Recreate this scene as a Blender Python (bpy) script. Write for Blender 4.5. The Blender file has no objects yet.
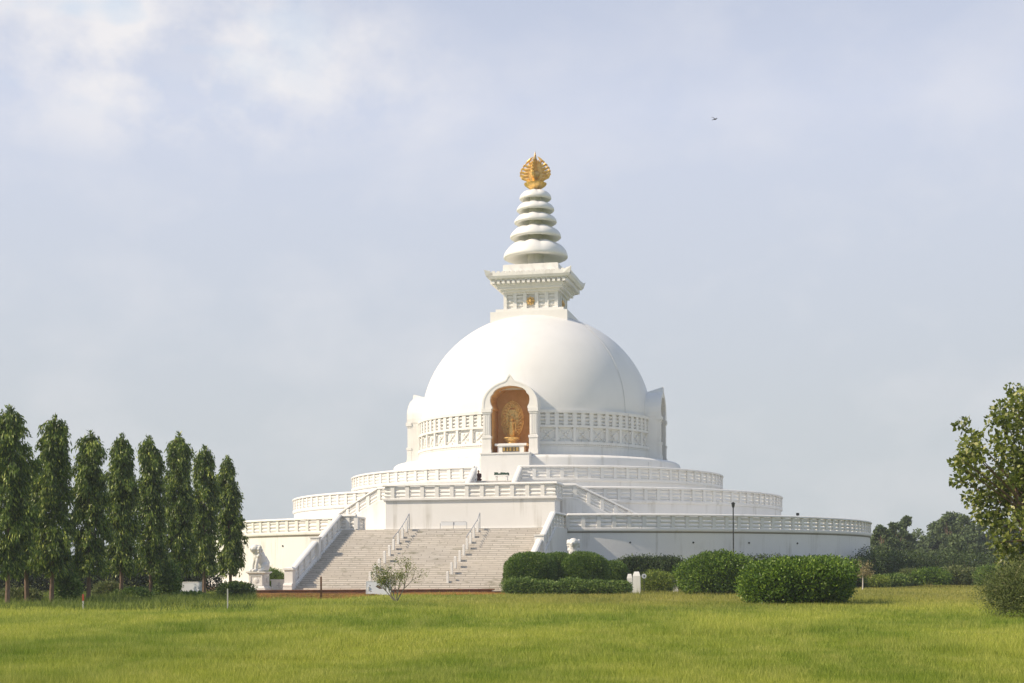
import bpy, bmesh, math, random
import numpy as np
from mathutils import Vector, Matrix, noise as mnoise

R_ = math.radians
PI = math.pi
random.seed(7)

# ------------------------------------------------------------------ camera, sky, sun, exposure
F = 1456.0; HZ = 571.0; CX, CY, CZ = -2.43, -140.0, 1.5
FO = 1972.0                    # distances of the free standing things are given in units where d/FO = metres per pixel
scene = bpy.context.scene
cam_d = bpy.data.cameras.new('camera'); cam = bpy.data.objects.new('camera', cam_d)
scene.collection.objects.link(cam); scene.camera = cam
cam.location = (CX, CY, CZ); cam.rotation_euler = (Matrix.Rotation(R_(90), 3, 'X') @ Matrix.Rotation(-.005, 3, 'Z')).to_euler()
cam_d.sensor_width = 36; cam_d.lens = F / 1024 * 36
cam_d.shift_y = (HZ - 341.5) / 1024
cam_d.clip_start = .5; cam_d.clip_end = 6000

SUN_AZ, SUN_EL = -73, 38       # azimuth left of the camera's side of the pagoda, elevation
az, el = R_(SUN_AZ), R_(SUN_EL)
sdir = Vector((math.sin(az) * math.cos(el), -math.cos(az) * math.cos(el), math.sin(el)))   # towards the sun
sun_d = bpy.data.lights.new('sun', 'SUN'); sun = bpy.data.objects.new('sun', sun_d)
scene.collection.objects.link(sun)
sun_d.energy = 5.0; sun_d.angle = R_(0.6); sun_d.color = (1.0, .85, .66)
sun.rotation_euler = sdir.to_track_quat('Z', 'Y').to_euler()
sun.location = (-60, -60, 60)

world = bpy.data.worlds.new('World'); scene.world = world; world.use_nodes = True
wt = world.node_tree; wt.nodes.clear()
def wn(t, **k):
    n = wt.nodes.new(t)
    for a, b in k.items(): setattr(n, a, b)
    return n
def wmath(op, a, b=None, c=None, clamp=False):
    n = wn('ShaderNodeMath', operation=op); n.use_clamp = clamp
    for i, v in enumerate((a, b, c)):
        if v is None: continue
        if isinstance(v, (int, float)): n.inputs[i].default_value = v
        else: wt.links.new(v, n.inputs[i])
    return n.outputs[0]
sky = wn('ShaderNodeTexSky', sky_type='NISHITA'); sky.sun_disc = False
sky.sun_elevation = el; sky.sun_rotation = math.atan2(sdir.x, sdir.y)
sky.air_density = 1.0; sky.dust_density = 2.5; sky.ozone_density = 1.5
bg1 = wn('ShaderNodeBackground'); bg1.inputs[1].default_value = .09
wt.links.new(sky.outputs[0], bg1.inputs[0])
tc = wn('ShaderNodeTexCoord')
def wnoise(scale, detail, rough, off=(0, 0, 0), st=(1, 1, 1)):
    mp = wn('ShaderNodeMapping'); mp.inputs['Location'].default_value = off; mp.inputs['Scale'].default_value = st
    wt.links.new(tc.outputs['Generated'], mp.inputs[0])
    n = wn('ShaderNodeTexNoise'); n.inputs['Scale'].default_value = scale
    n.inputs['Detail'].default_value = detail; n.inputs['Roughness'].default_value = rough
    wt.links.new(mp.outputs[0], n.inputs['Vector']); return n.outputs[0]
sep = wn('ShaderNodeSeparateXYZ'); wt.links.new(tc.outputs['Generated'], sep.inputs[0])
n1 = wnoise(7.0, 5, .5, (1.3, 0, .4), (1, 1, 1.8))
n2 = wnoise(16.0, 6, .55, (.2, .5, .9), (1, 1, 1.5))
# veil colour: grey and warm at the horizon, lavender higher up
vr = wn('ShaderNodeValToRGB'); cr = vr.color_ramp
cr.elements[0].position = 0.0; cr.elements[0].color = (.61, .655, .68, 1)
cr.elements[1].position = 1.0; cr.elements[1].color = (.22, .30, .47, 1)
e = cr.elements.new(.10); e.color = (.64, .68, .72, 1)
e = cr.elements.new(.30); e.color = (.67, .72, .86, 1)
e = cr.elements.new(.55); e.color = (.34, .41, .57, 1)
wt.links.new(wmath('MAXIMUM', sep.outputs[2], 0.0), vr.inputs[0])
# soft bright cloud banks
cl = wmath('MULTIPLY', wmath('SUBTRACT', wmath('ADD', wmath('MULTIPLY', n1, .65), wmath('MULTIPLY', n2, .35)), .47), 5.0, clamp=True)
# a stronger bank high on the left
dx = wmath('DIVIDE', wmath('ADD', sep.outputs[0], .20), .21)
dz = wmath('DIVIDE', wmath('SUBTRACT', sep.outputs[2], .322), .065)
bank = wmath('SUBTRACT', 1.0, wmath('ADD', wmath('MULTIPLY', dx, dx), wmath('MULTIPLY', dz, dz)), clamp=True)
cl2 = wmath('MULTIPLY', wmath('SUBTRACT', wnoise(13.0, 7, .58, (2.3, .4, .1), (1, 1, 1.3)), .385), 4.5, clamp=True)
hi = wmath('MULTIPLY', wmath('ADD', wmath('MULTIPLY', cl, .30), wmath('MULTIPLY', bank, wmath('ADD', wmath('MULTIPLY', cl2, .95), .06))), 1.0, clamp=True)
away = wmath('MULTIPLY', wmath('SUBTRACT', sep.outputs[0], .32), 1.8, clamp=True)
back = wmath('MULTIPLY', wmath('SUBTRACT', wmath('MULTIPLY', sep.outputs[1], -1.0), .1), 1.2, clamp=True)
dk = wmath('MAXIMUM', away, wmath('MULTIPLY', back, .8))
mixd = wn('ShaderNodeMix', data_type='RGBA'); mixd.inputs[7].default_value = (.48, .57, .73, 1)
wt.links.new(dk, mixd.inputs[0]); wt.links.new(vr.outputs[0], mixd.inputs[6])
mixc = wn('ShaderNodeMix', data_type='RGBA'); mixc.inputs[7].default_value = (.95, .925, .93, 1)
wt.links.new(hi, mixc.inputs[0]); wt.links.new(mixd.outputs[2], mixc.inputs[6])
bg2 = wn('ShaderNodeBackground'); bg2.inputs[1].default_value = .93
wt.links.new(mixc.outputs[2], bg2.inputs[0])
# blue gaps towards the top left
n3 = wnoise(11.0, 3, .5, (3.1, 2.2, 1.6), (1, 1, 1.6))
tl = wmath('MULTIPLY', wmath('SUBTRACT', wmath('MULTIPLY', sep.outputs[0], -1.0), .10), 9.0, clamp=True)
th = wmath('MULTIPLY', wmath('SUBTRACT', sep.outputs[2], .285), 18.0, clamp=True)
gap = wmath('MULTIPLY', wmath('MULTIPLY', tl, th), wmath('MULTIPLY', wmath('SUBTRACT', .50, n3), 6.0, clamp=True), clamp=True)
mixg = wn('ShaderNodeMix', data_type='RGBA'); mixg.inputs[7].default_value = (.56, .72, .90, 1)
wt.links.new(gap, mixg.inputs[0]); wt.links.new(mixc.outputs[2], mixg.inputs[6]); wt.links.new(mixg.outputs[2], bg2.inputs[0])
mixs = wn('ShaderNodeMixShader'); mixs.inputs[0].default_value = .90
wt.links.new(bg1.outputs[0], mixs.inputs[1]); wt.links.new(bg2.outputs[0], mixs.inputs[2])
wo = wn('ShaderNodeOutputWorld'); wt.links.new(mixs.outputs[0], wo.inputs[0])

vs = scene.view_settings
vs.view_transform = 'Standard'; vs.look = 'None'; vs.exposure = 0.14; vs.gamma = 1.0; vs.use_curve_mapping = False
scene.render.engine = 'CYCLES'
HAZE = .0004

# ------------------------------------------------------------------ helpers
COL = scene.collection
def at(px, d, z=0.0):
    return Vector((CX + (px - 512) * d / FO, CY + d * F / FO, z))
def zat(py, d): return CZ + (HZ - py) * d / FO

def tag(o, label=None, cat=None, group=None, kind=None):
    if label: o['label'] = label
    if cat: o['category'] = cat
    if group: o['group'] = group
    if kind: o['kind'] = kind
    return o
def empty(name, loc, rz=0, label=None, cat=None, group=None):
    o = bpy.data.objects.new(name, None); COL.objects.link(o); o.location = loc; o.rotation_euler = (0, 0, rz)
    o.empty_display_size = .3
    return tag(o, label, cat, group)
def copy_tree(o, parent=None):
    c = o.copy(); COL.objects.link(c); c.parent = parent
    for ch in list(o.children): copy_tree(ch, c)
    return c
def link_mesh(name, me, mat, parent=None, loc=None):
    o = bpy.data.objects.new(name, me); COL.objects.link(o)
    if mat is not None:
        me.materials.clear(); me.materials.append(mat)
    if parent: o.parent = parent
    if loc is not None: o.location = loc
    return o

class MB:
    def __init__(s): s.v = []; s.f = []
    def add(s, vs, fs):
        o = len(s.v); s.v += [tuple(v) for v in vs]; s.f += [tuple(i + o for i in f) for f in fs]; return s
    def box(s, x0, x1, y0, y1, z0, z1, M=None):
        vs = [Vector((x, y, z)) for z in (z0, z1) for y in (y0, y1) for x in (x0, x1)]
        if M is not None: vs = [M @ v for v in vs]
        return s.add(vs, [(0, 2, 3, 1), (4, 5, 7, 6), (0, 1, 5, 4), (2, 6, 7, 3), (0, 4, 6, 2), (1, 3, 7, 5)])
    def frustum(s, w0, w1, z0, z1, cx=0, cy=0, d0=None, d1=None):
        d0 = w0 if d0 is None else d0; d1 = w1 if d1 is None else d1
        vs = []
        for w, d, z in ((w0, d0, z0), (w1, d1, z1)):
            vs += [(cx - w/2, cy - d/2, z), (cx + w/2, cy - d/2, z), (cx + w/2, cy + d/2, z), (cx - w/2, cy + d/2, z)]
        return s.add(vs, [(3, 2, 1, 0), (4, 5, 6, 7), (0, 1, 5, 4), (1, 2, 6, 5), (2, 3, 7, 6), (3, 0, 4, 7)])
    def sweep(s, path, section, closed=False):
        n = len(path); m = len(section); P = [Vector(p) for p in path]; vs = []
        for i in range(n):
            if closed: a, b = P[i-1], P[(i+1) % n]
            else: a, b = P[max(i-1, 0)], P[min(i+1, n-1)]
            t1 = (P[i] - a).xy; t2 = (b - P[i]).xy
            if t1.length < 1e-6: t1 = t2.copy()
            if t2.length < 1e-6: t2 = t1.copy()
            t1.normalize(); t2.normalize(); t = (t1 + t2)
            if t.length < 1e-6: t = t1
            t.normalize(); k = 1 / max(t.dot(t1), .4)
            nx, ny = t.y * k, -t.x * k
            for (l, u) in section: vs.append((P[i].x + nx*l, P[i].y + ny*l, P[i].z + u))
        fs = []
        for i in range(n if closed else n - 1):
            j = (i + 1) % n
            for k in range(m):
                k2 = (k + 1) % m; fs.append((i*m + k, i*m + k2, j*m + k2, j*m + k))
        if not closed: fs += [tuple(range(m))[::-1], tuple((n-1)*m + k for k in range(m))]
        return s.add(vs, fs)
    def lathe(s, prof, n=192, skip=None, lobe=None, c=(0, 0)):
        vs = []; m = len(prof)
        for i in range(n):
            a = 2*PI*i/n
            for q, (r, z) in enumerate(prof):
                if lobe: r, z = lobe(a, r, z, q)
                vs.append((c[0] + r*math.sin(a), c[1] - r*math.cos(a), z))
        fs = []
        for i in range(n):
            j = (i + 1) % n
            for q in range(m - 1):
                if skip:
                    am = 2*PI*(i + .5)/n; rm = (prof[q][0] + prof[q+1][0])/2; zm = (prof[q][1] + prof[q+1][1])/2
                    if skip(am, rm, zm): continue
                fs.append((i*m + q, j*m + q, j*m + q + 1, i*m + q + 1))
        return s.add(vs, fs)
    def tube(s, pts, rad, n=8, cap=True):
        P = [Vector(p) for p in pts]; vs = []; up = Vector((0, 0, 1))
        if not isinstance(rad, (list, tuple)): rad = [rad]*len(P)
        ref = None
        for i, p in enumerate(P):
            t = (P[min(i+1, len(P)-1)] - P[max(i-1, 0)]).normalized()
            if ref is None: ref = up if abs(t.z) < .9 else Vector((1, 0, 0))
            a = t.cross(ref).normalized(); b = t.cross(a).normalized()
            for k in range(n):
                w = 2*PI*k/n; vs.append(p + (a*math.cos(w) + b*math.sin(w))*rad[i])
        fs = []
        for i in range(len(P)-1):
            for k in range(n):
                k2 = (k+1) % n; fs.append((i*n+k, i*n+k2, (i+1)*n+k2, (i+1)*n+k))
        if cap: fs += [tuple(range(n)), tuple((len(P)-1)*n + k for k in range(n))[::-1]]
        return s.add(vs, fs)
    def ell(s, c, r, n=16, M=None):
        vs = [(0, 0, -1)]; k = n//2
        for i in range(1, k):
            b = -PI/2 + PI*i/k
            for j in range(n):
                a = 2*PI*j/n; vs.append((math.cos(b)*math.cos(a), math.cos(b)*math.sin(a), math.sin(b)))
        vs.append((0, 0, 1))
        if isinstance(r, (int, float)): r = (r, r, r)
        out = []
        for v in vs:
            w = Vector((v[0]*r[0], v[1]*r[1], v[2]*r[2]))
            if M is not None: w = M @ w
            out.append(w + Vector(c))
        fs = [(0, 1 + (j+1) % n, 1 + j) for j in range(n)]
        for i in range(k-2):
            for j in range(n):
                a = 1 + i*n + j; b = 1 + i*n + (j+1) % n; fs.append((a, b, b + n, a + n))
        top = len(vs) - 1; o = 1 + (k-2)*n
        fs += [(o + j, o + (j+1) % n, top) for j in range(n)]
        return s.add(out, fs)
    def cap(s, p0, p1, r0, r1, n=12):
        p0 = Vector(p0); p1 = Vector(p1); d = p1 - p0
        pts = [p0 + d*t for t in (0, .25, .5, .75, 1)]
        s.tube(pts, [r0 + (r1-r0)*t for t in (0, .25, .5, .75, 1)], n)
        s.ell(p0, r0, n); s.ell(p1, r1, n); return s
    def build(s, name, mat, parent=None, smooth=None, loc=None, recalc=True):
        me = bpy.data.meshes.new(name); me.from_pydata(s.v, [], s.f)
        if recalc:
            bm = bmesh.new(); bm.from_mesh(me); bmesh.ops.recalc_face_normals(bm, faces=bm.faces); bm.to_mesh(me); bm.free()
        if smooth is not None:
            me.polygons.foreach_set('use_smooth', [True]*len(me.polygons))
            me.set_sharp_from_angle(angle=R_(smooth))
        me.update()
        return link_mesh(name, me, mat, parent, loc)

def bake_blob(mb, voxel, smooth_it=3):
    """fuse overlapping volumes into one continuous skin"""
    me = bpy.data.meshes.new('blob'); me.from_pydata(mb.v, [], mb.f)
    bm = bmesh.new(); bm.from_mesh(me); bmesh.ops.recalc_face_normals(bm, faces=bm.faces); bm.to_mesh(me); bm.free()
    o = bpy.data.objects.new('blob', me); COL.objects.link(o)
    m = o.modifiers.new('r', 'REMESH'); m.mode = 'VOXEL'; m.voxel_size = voxel; m.use_smooth_shade = True
    if smooth_it:
        q = o.modifiers.new('s', 'SMOOTH'); q.factor = .5; q.iterations = smooth_it
    dg = bpy.context.evaluated_depsgraph_get(); dg.update()
    out = bpy.data.meshes.new_from_object(o.evaluated_get(dg))
    bpy.data.objects.remove(o); bpy.data.meshes.remove(me)
    out.polygons.foreach_set('use_smooth', [True]*len(out.polygons))
    return out

# ------------------------------------------------------------------ materials
def new_mat(name):
    m = bpy.data.materials.new(name); m.use_nodes = True; nt = m.node_tree
    return m, nt, nt.nodes['Principled BSDF']
def N(nt, t, **k):
    n = nt.nodes.new(t)
    for a, b in k.items(): setattr(n, a, b)
    return n
def tex_noise(nt, scale, detail=4, rough=.5, st=(1, 1, 1), coord='Object', dist=0):
    t = N(nt, 'ShaderNodeTexCoord'); mp = N(nt, 'ShaderNodeMapping'); mp.inputs['Scale'].default_value = st
    nt.links.new(t.outputs[coord], mp.inputs[0])
    n = N(nt, 'ShaderNodeTexNoise'); n.inputs['Scale'].default_value = scale; n.inputs['Detail'].default_value = detail
    n.inputs['Roughness'].default_value = rough; n.inputs['Distortion'].default_value = dist
    nt.links.new(mp.outputs[0], n.inputs['Vector']); return n.outputs[0]
def ramp(nt, fac, stops):
    r = N(nt, 'ShaderNodeValToRGB'); cr = r.color_ramp
    while len(cr.elements) < len(stops): cr.elements.new(.5)
    for e, (p, c) in zip(cr.elements, stops):
        e.position = p; e.color = (c, c, c, 1) if isinstance(c, (int, float)) else (*c, 1)
    nt.links.new(fac, r.inputs[0]); return r.outputs[0]
def mix(nt, fac, a, b, mode='MIX'):
    n = N(nt, 'ShaderNodeMix', data_type='RGBA', blend_type=mode)
    for i, v in ((0, fac), (6, a), (7, b)):
        if isinstance(v, (int, float)): n.inputs[i].default_value = v
        elif isinstance(v, tuple): n.inputs[i].default_value = (*v, 1)
        else: nt.links.new(v, n.inputs[i])
    return n.outputs[2]
def bump(nt, p, h, strength=.3, dist=.05):
    b = N(nt, 'ShaderNodeBump'); b.inputs['Strength'].default_value = strength; b.inputs['Distance'].default_value = dist
    nt.links.new(h, b.inputs['Height']); nt.links.new(b.outputs[0], p.inputs['Normal'])

def mat_white(name, base=(.78, .765, .735), stain=(.52, .50, .46), amount=.55, rough=.65):
    m, nt, p = new_mat(name)
    a = tex_noise(nt, .35, 5, .6)
    c = mix(nt, ramp(nt, a, [(.3, 0), (.75, 1)]), base, tuple(x*.93 for x in base))
    s = tex_noise(nt, 1.6, 5, .6, (1, 1, .07))
    s2 = tex_noise(nt, .5, 3, .5)
    k = mix(nt, 1.0, ramp(nt, s, [(.52, 0), (.72, amount)]), ramp(nt, s2, [(.4, 0), (.65, 1)]), 'MULTIPLY')
    c = mix(nt, k, c, stain)
    nt.links.new(c, p.inputs['Base Color']); p.inputs['Roughness'].default_value = rough
    bump(nt, p, tex_noise(nt, 3, 6, .6), .15, .03)
    return m
def mat_plain(name, col, rough=.6, metal=0, var=.15, scale=4):
    m, nt, p = new_mat(name)
    a = tex_noise(nt, scale, 4, .6)
    c = mix(nt, ramp(nt, a, [(.3, 0), (.7, 1)]), tuple(x*(1-var) for x in col), tuple(min(1, x*(1+var)) for x in col))
    nt.links.new(c, p.inputs['Base Color']); p.inputs['Roughness'].default_value = rough; p.inputs['Metallic'].default_value = metal
    return m
def mat_leaf(name, dark, light, tip=None, trans=.3, rough=.5, patch=.6, lo=(.72, .76, .68), hi=(1.25, 1.2, 1.1), tf=.86):
    m, nt, p = new_mat(name)
    g = N(nt, 'ShaderNodeNewGeometry')
    c = mix(nt, ramp(nt, g.outputs['Random Per Island'], [(0, 0), (1, 1)]), dark, light)
    if tip:
        c = mix(nt, ramp(nt, g.outputs['Random Per Island'], [(tf, 0), (min(.99, tf+.07), 1)]), c, tip)
    n = tex_noise(nt, patch, 3, .5)
    c = mix(nt, 1.0, c, ramp(nt, n, [(.34, lo), (.66, hi)]), 'MULTIPLY')
    nt.links.new(c, p.inputs['Base Color']); p.inputs['Roughness'].default_value = rough
    p.inputs['Specular IOR Level'].default_value = .35
    t = N(nt, 'ShaderNodeBsdfTranslucent'); nt.links.new(c, t.inputs[0])
    ms = N(nt, 'ShaderNodeMixShader'); ms.inputs[0].default_value = trans
    nt.links.new(p.outputs[0], ms.inputs[1]); nt.links.new(t.outputs[0], ms.inputs[2])
    nt.links.new(ms.outputs[0], nt.nodes['Material Output'].inputs[0])
    return m
def mat_bark(name, a, b):
    m, nt, p = new_mat(name)
    n = tex_noise(nt, 6, 6, .7, (1, 1, .3))
    nt.links.new(mix(nt, ramp(nt, n, [(.3, 0), (.7, 1)]), a, b), p.inputs['Base Color']); p.inputs['Roughness'].default_value = .9
    bump(nt, p, n, .5, .03); return m

M_white = mat_white('whitewash')
M_wall = mat_white('whitewash_wall', (.77, .76, .735), (.46, .44, .39), .95)
M_dome = mat_white('dome_paint', (.78, .77, .75), (.60, .58, .55), .25, .5)
M_rail = mat_white('railing_paint', (.77, .755, .725), (.50, .47, .42), .6)
M_statue = mat_white('weathered_white_stone', (.72, .71, .68), (.38, .37, .34), .8)
def mat_brown():
    m, nt, p = new_mat('niche_ochre')
    n = tex_noise(nt, 2, 4, .6)
    nt.links.new(mix(nt, ramp(nt, n, [(.3, 0), (.7, 1)]), (.66, .38, .13), (.76, .47, .19)), p.inputs['Base Color'])
    p.inputs['Roughness'].default_value = .6; return m
M_brown = mat_brown()
M_gold = mat_plain('gold', (.80, .52, .16), .36, .55, .25, 3)
M_gold2 = mat_plain('old_gold', (.68, .45, .16), .42, .45, .3, 5)
M_dark = mat_plain('dark_metal', (.03, .032, .03), .5, .3)
M_steel = mat_plain('galvanised_metal', (.42, .44, .46), .4, .5)
M_seam = mat_plain('grey_cable', (.46, .46, .46), .6)
M_wood = mat_bark('rusty_brown_wood', (.10, .045, .02), (.22, .10, .05))
M_bark = mat_bark('bark', (.10, .065, .045), (.24, .16, .11))
M_twig = mat_bark('grey_twig', (.16, .13, .11), (.33, .29, .25))
M_panel = mat_white('sign_board_paint', (.66, .68, .70), (.35, .35, .35), .6)

def mat_stairs():
    m, nt, p = new_mat('stair_stone')
    t = N(nt, 'ShaderNodeTexCoord'); sp = N(nt, 'ShaderNodeSeparateXYZ'); nt.links.new(t.outputs['Object'], sp.inputs[0])
    cb = N(nt, 'ShaderNodeCombineXYZ')
    nt.links.new(sp.outputs[0], cb.inputs[0])
    # courses follow the steps: each step is one course, tread and riser together
    ad = N(nt, 'ShaderNodeMath', operation='MULTIPLY'); nt.links.new(sp.outputs[2], ad.inputs[0]); ad.inputs[1].default_value = -.285+.008; ad.operation = 'ADD'
    nt.links.new(ad.outputs[0], cb.inputs[1])
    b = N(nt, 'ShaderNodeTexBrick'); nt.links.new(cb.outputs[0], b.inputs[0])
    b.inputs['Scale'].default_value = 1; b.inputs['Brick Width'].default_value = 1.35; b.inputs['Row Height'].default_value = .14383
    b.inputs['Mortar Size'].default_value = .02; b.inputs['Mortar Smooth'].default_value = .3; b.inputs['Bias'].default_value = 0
    b.inputs['Color1'].default_value = (.70, .66, .60, 1); b.inputs['Color2'].default_value = (.57, .53, .475, 1); b.inputs['Mortar'].default_value = (.25, .225, .20, 1)  # dark mortar rows paint the nosing shadow along each step, besides the joints
    n = tex_noise(nt, 2.2, 7, .68, (.45, .45, 1.6))
    c = mix(nt, ramp(nt, n, [(.55, 0), (.66, .85)]), b.outputs[0], (.24, .23, .17))
    n2 = tex_noise(nt, .25, 3, .5)
    c = mix(nt, ramp(nt, n2, [(.3, .0), (.7, .5)]), c, (.62, .57, .50))
    n4 = tex_noise(nt, 9, 4, .6, (.25, .25, 2.5))
    c = mix(nt, ramp(nt, n4, [(.55, 0), (.72, .5)]), c, (.33, .30, .25))
    nt.links.new(c, p.inputs['Base Color']); p.inputs['Roughness'].default_value = .8
    bump(nt, p, tex_noise(nt, 12, 5, .6), .3, .02); return m
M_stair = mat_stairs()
def mat_brick():
    m, nt, p = new_mat('old_brick')
    t = N(nt, 'ShaderNodeTexCoord'); sp = N(nt, 'ShaderNodeSeparateXYZ'); nt.links.new(t.outputs['Object'], sp.inputs[0])
    cb = N(nt, 'ShaderNodeCombineXYZ'); nt.links.new(sp.outputs[0], cb.inputs[0]); nt.links.new(sp.outputs[2], cb.inputs[1])
    b = N(nt, 'ShaderNodeTexBrick'); nt.links.new(cb.outputs[0], b.inputs[0]); b.inputs['Scale'].default_value = 1
    b.inputs['Brick Width'].default_value = .26; b.inputs['Row Height'].default_value = .085; b.inputs['Mortar Size'].default_value = .008
    b.inputs['Color1'].default_value = (.28, .11, .05, 1); b.inputs['Color2'].default_value = (.17, .065, .035, 1); b.inputs['Mortar'].default_value = (.2, .13, .09, 1)
    n = tex_noise(nt, .25, 4, .6)
    c = mix(nt, ramp(nt, n, [(.48, 0), (.6, .75)]), b.outputs[0], (.05, .035, .028))
    nt.links.new(c, p.inputs['Base Color']); p.inputs['Roughness'].default_value = .9; return m
M_brick = mat_brick()
def mat_paving():
    m, nt, p = new_mat('paving')
    n = tex_noise(nt, .8, 6, .6)
    nt.links.new(mix(nt, ramp(nt, n, [(.3, 0), (.7, 1)]), (.30, .19, .12), (.42, .30, .2)), p.inputs['Base Color'])
    p.inputs['Roughness'].default_value = .9; return m
M_pave = mat_paving()

def grass_color(nt, rnd=False):
    """lawn colour by place: patches of lush, yellow and dry grass"""
    g = N(nt, 'ShaderNodeNewGeometry')
    def wn_(scale, det, st):
        mp = N(nt, 'ShaderNodeMapping'); mp.inputs['Scale'].default_value = st; nt.links.new(g.outputs['Position'], mp.inputs[0])
        n = N(nt, 'ShaderNodeTexNoise'); n.inputs['Scale'].default_value = scale; n.inputs['Detail'].default_value = det
        nt.links.new(mp.outputs[0], n.inputs[0]); return n.outputs[0]
    a = wn_(.22, 4, (1, .35, 1)); b = wn_(1.3, 5, (1, .5, 1))
    c = mix(nt, ramp(nt, a, [(.38, 0), (.60, 1)]), (.195, .275, .032), (.39, .425, .075))
    c = mix(nt, ramp(nt, b, [(.40, 0), (.72, .55)]), c, (.50, .49, .15))
    # drier towards the pagoda
    sp = N(nt, 'ShaderNodeSeparateXYZ'); nt.links.new(g.outputs['Position'], sp.inputs[0])
    mr = N(nt, 'ShaderNodeMapRange'); nt.links.new(sp.outputs[1], mr.inputs[0])
    mr.inputs[1].default_value = -92; mr.inputs[2].default_value = -70; mr.inputs[3].default_value = 0; mr.inputs[4].default_value = .55
    mx = N(nt, 'ShaderNodeMapRange'); nt.links.new(sp.outputs[0], mx.inputs[0])
    mx.inputs[1].default_value = -12; mx.inputs[2].default_value = 2; mx.inputs[3].default_value = .1; mx.inputs[4].default_value = 1
    mu = N(nt, 'ShaderNodeMath', operation='MULTIPLY'); nt.links.new(mr.outputs[0], mu.inputs[0]); nt.links.new(mx.outputs[0], mu.inputs[1])
    c = mix(nt, mu.outputs[0], c, (.30, .25, .085))
    if rnd:
        c = mix(nt, 1.0, c, ramp(nt, g.outputs['Random Per Island'], [(0, (.62, .70, .5)), (.75, (1.15, 1.15, 1.1)), (1, (1.5, 1.35, 1.6))]), 'MULTIPLY')
    return c
def mat_ground():
    m, nt, p = new_mat('lawn_soil')
    c = grass_color(nt)
    c = mix(nt, 1.0, c, (.72, .74, .7), 'MULTIPLY')
    nt.links.new(c, p.inputs['Base Color']); p.inputs['Roughness'].default_value = 1
    p.inputs['Specular IOR Level'].default_value = .1
    bump(nt, p, tex_noise(nt, 5, 8, .7), .8, .1); return m
def mat_blades(name, special=None):
    m, nt, p = new_mat(name)
    c = grass_color(nt, True) if special is None else special(nt)
    nt.links.new(c, p.inputs['Base Color']); p.inputs['Roughness'].default_value = .6; p.inputs['Specular IOR Level'].default_value = .2
    t = N(nt, 'ShaderNodeBsdfTranslucent'); nt.links.new(c, t.inputs[0])
    ms = N(nt, 'ShaderNodeMixShader'); ms.inputs[0].default_value = .4
    nt.links.new(p.outputs[0], ms.inputs[1]); nt.links.new(t.outputs[0], ms.inputs[2])
    nt.links.new(ms.outputs[0], nt.nodes['Material Output'].inputs[0]); return m
M_ground = mat_ground(); M_blade = mat_blades('grass_blades')
def island_pair(a, b):
    def f(nt):
        g = N(nt, 'ShaderNodeNewGeometry'); return mix(nt, g.outputs['Random Per Island'], a, b)
    return f
M_dry = mat_blades('dry_grass', island_pair((.46, .24, .07), (.62, .38, .14)))
M_under = mat_blades('undergrowth_leaf', island_pair((.09, .135, .025), (.24, .29, .065)))

L_mast = mat_leaf('mast_tree_leaf', (.06, .105, .022), (.17, .245, .045), (.38, .44, .10), .33, .42, 1.6, (.55, .6, .5), (1.45, 1.4, 1.25), .80)
L_hedge = mat_leaf('hedge_leaf', (.055, .115, .016), (.13, .22, .032), (.24, .33, .05), .25, .5, 1.2)
L_bush = mat_leaf('bush_leaf', (.05, .11, .014), (.17, .27, .03), (.25, .35, .05), .3, .45, 1.0)
L_low = mat_leaf('low_shrub_leaf', (.08, .145, .03), (.20, .30, .06), (.32, .40, .12), .3, .5, 1)
L_dark = mat_leaf('dark_shrub_leaf', (.05, .09, .022), (.11, .17, .04), (.2, .27, .07), .2, .5)
L_yel = mat_leaf('yellow_green_leaf', (.14, .2, .03), (.26, .33, .05), (.38, .42, .09), .35, .5)
L_far = mat_leaf('distant_leaf', (.085, .125, .055), (.14, .19, .08), None, .2, .7, .12)
L_pop = mat_leaf('broad_tree_leaf', (.10, .135, .025), (.24, .28, .055), (.50, .50, .26), .35, .35, .8)
L_dull = mat_leaf('dull_twiggy_leaf', (.10, .13, .04), (.19, .23, .075), (.28, .28, .14), .3, .6)
L_pink = mat_leaf('pinkish_leaf', (.30, .24, .13), (.42, .36, .2), None, .3, .6)
L_spr = mat_leaf('sparse_leaf', (.12, .17, .03), (.22, .28, .05), (.38, .30, .12), .35, .5)

# ------------------------------------------------------------------ ground, paving
def gh(x, y):
    return .05*np.sin(x*.23 + 1.3*np.sin(y*.11)) * np.cos(y*.17) + .03*np.sin(x*.6 + y*.43)
def make_ground():
    xs = np.concatenate([np.linspace(-1500, -90, 12), np.linspace(-80, 80, 161), np.linspace(90, 1500, 12)])
    ys = np.concatenate([np.linspace(-600, -200, 6), np.linspace(-190, 60, 251), np.linspace(80, 2500, 16)])
    X, Y = np.meshgrid(xs, ys); Z = gh(X, Y)
    Z = np.where((np.abs(X) < 85) & (Y < -43), Z, -.02*np.ones_like(Z))
    V = np.stack([X, Y, Z], -1).reshape(-1, 3); nx = len(xs)
    fs = [(j*nx+i, j*nx+i+1, (j+1)*nx+i+1, (j+1)*nx+i) for j in range(len(ys)-1) for i in range(nx-1)]
    me = bpy.data.meshes.new('ground'); me.from_pydata(V.tolist(), [], fs); me.polygons.foreach_set('use_smooth', [True]*len(fs))
    tag(link_mesh('ground', me, M_ground), kind='structure', label='green and yellow lawn running up to the pagoda')
make_ground()
pv = MB(); pv.lathe([(32.6, -.2), (32.6, .28), (0.01, .28)], 96); o = pv.build('pavement', M_pave); tag(o, kind='structure', label='low paved apron under the pagoda')
pf = MB(); pf.box(-21.0, 3.0, -44.5, -28, -.2, .296); tag(pf.build('forecourt_pavement', M_pave), kind='structure', label='paved forecourt at the foot of the staircase')
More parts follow.
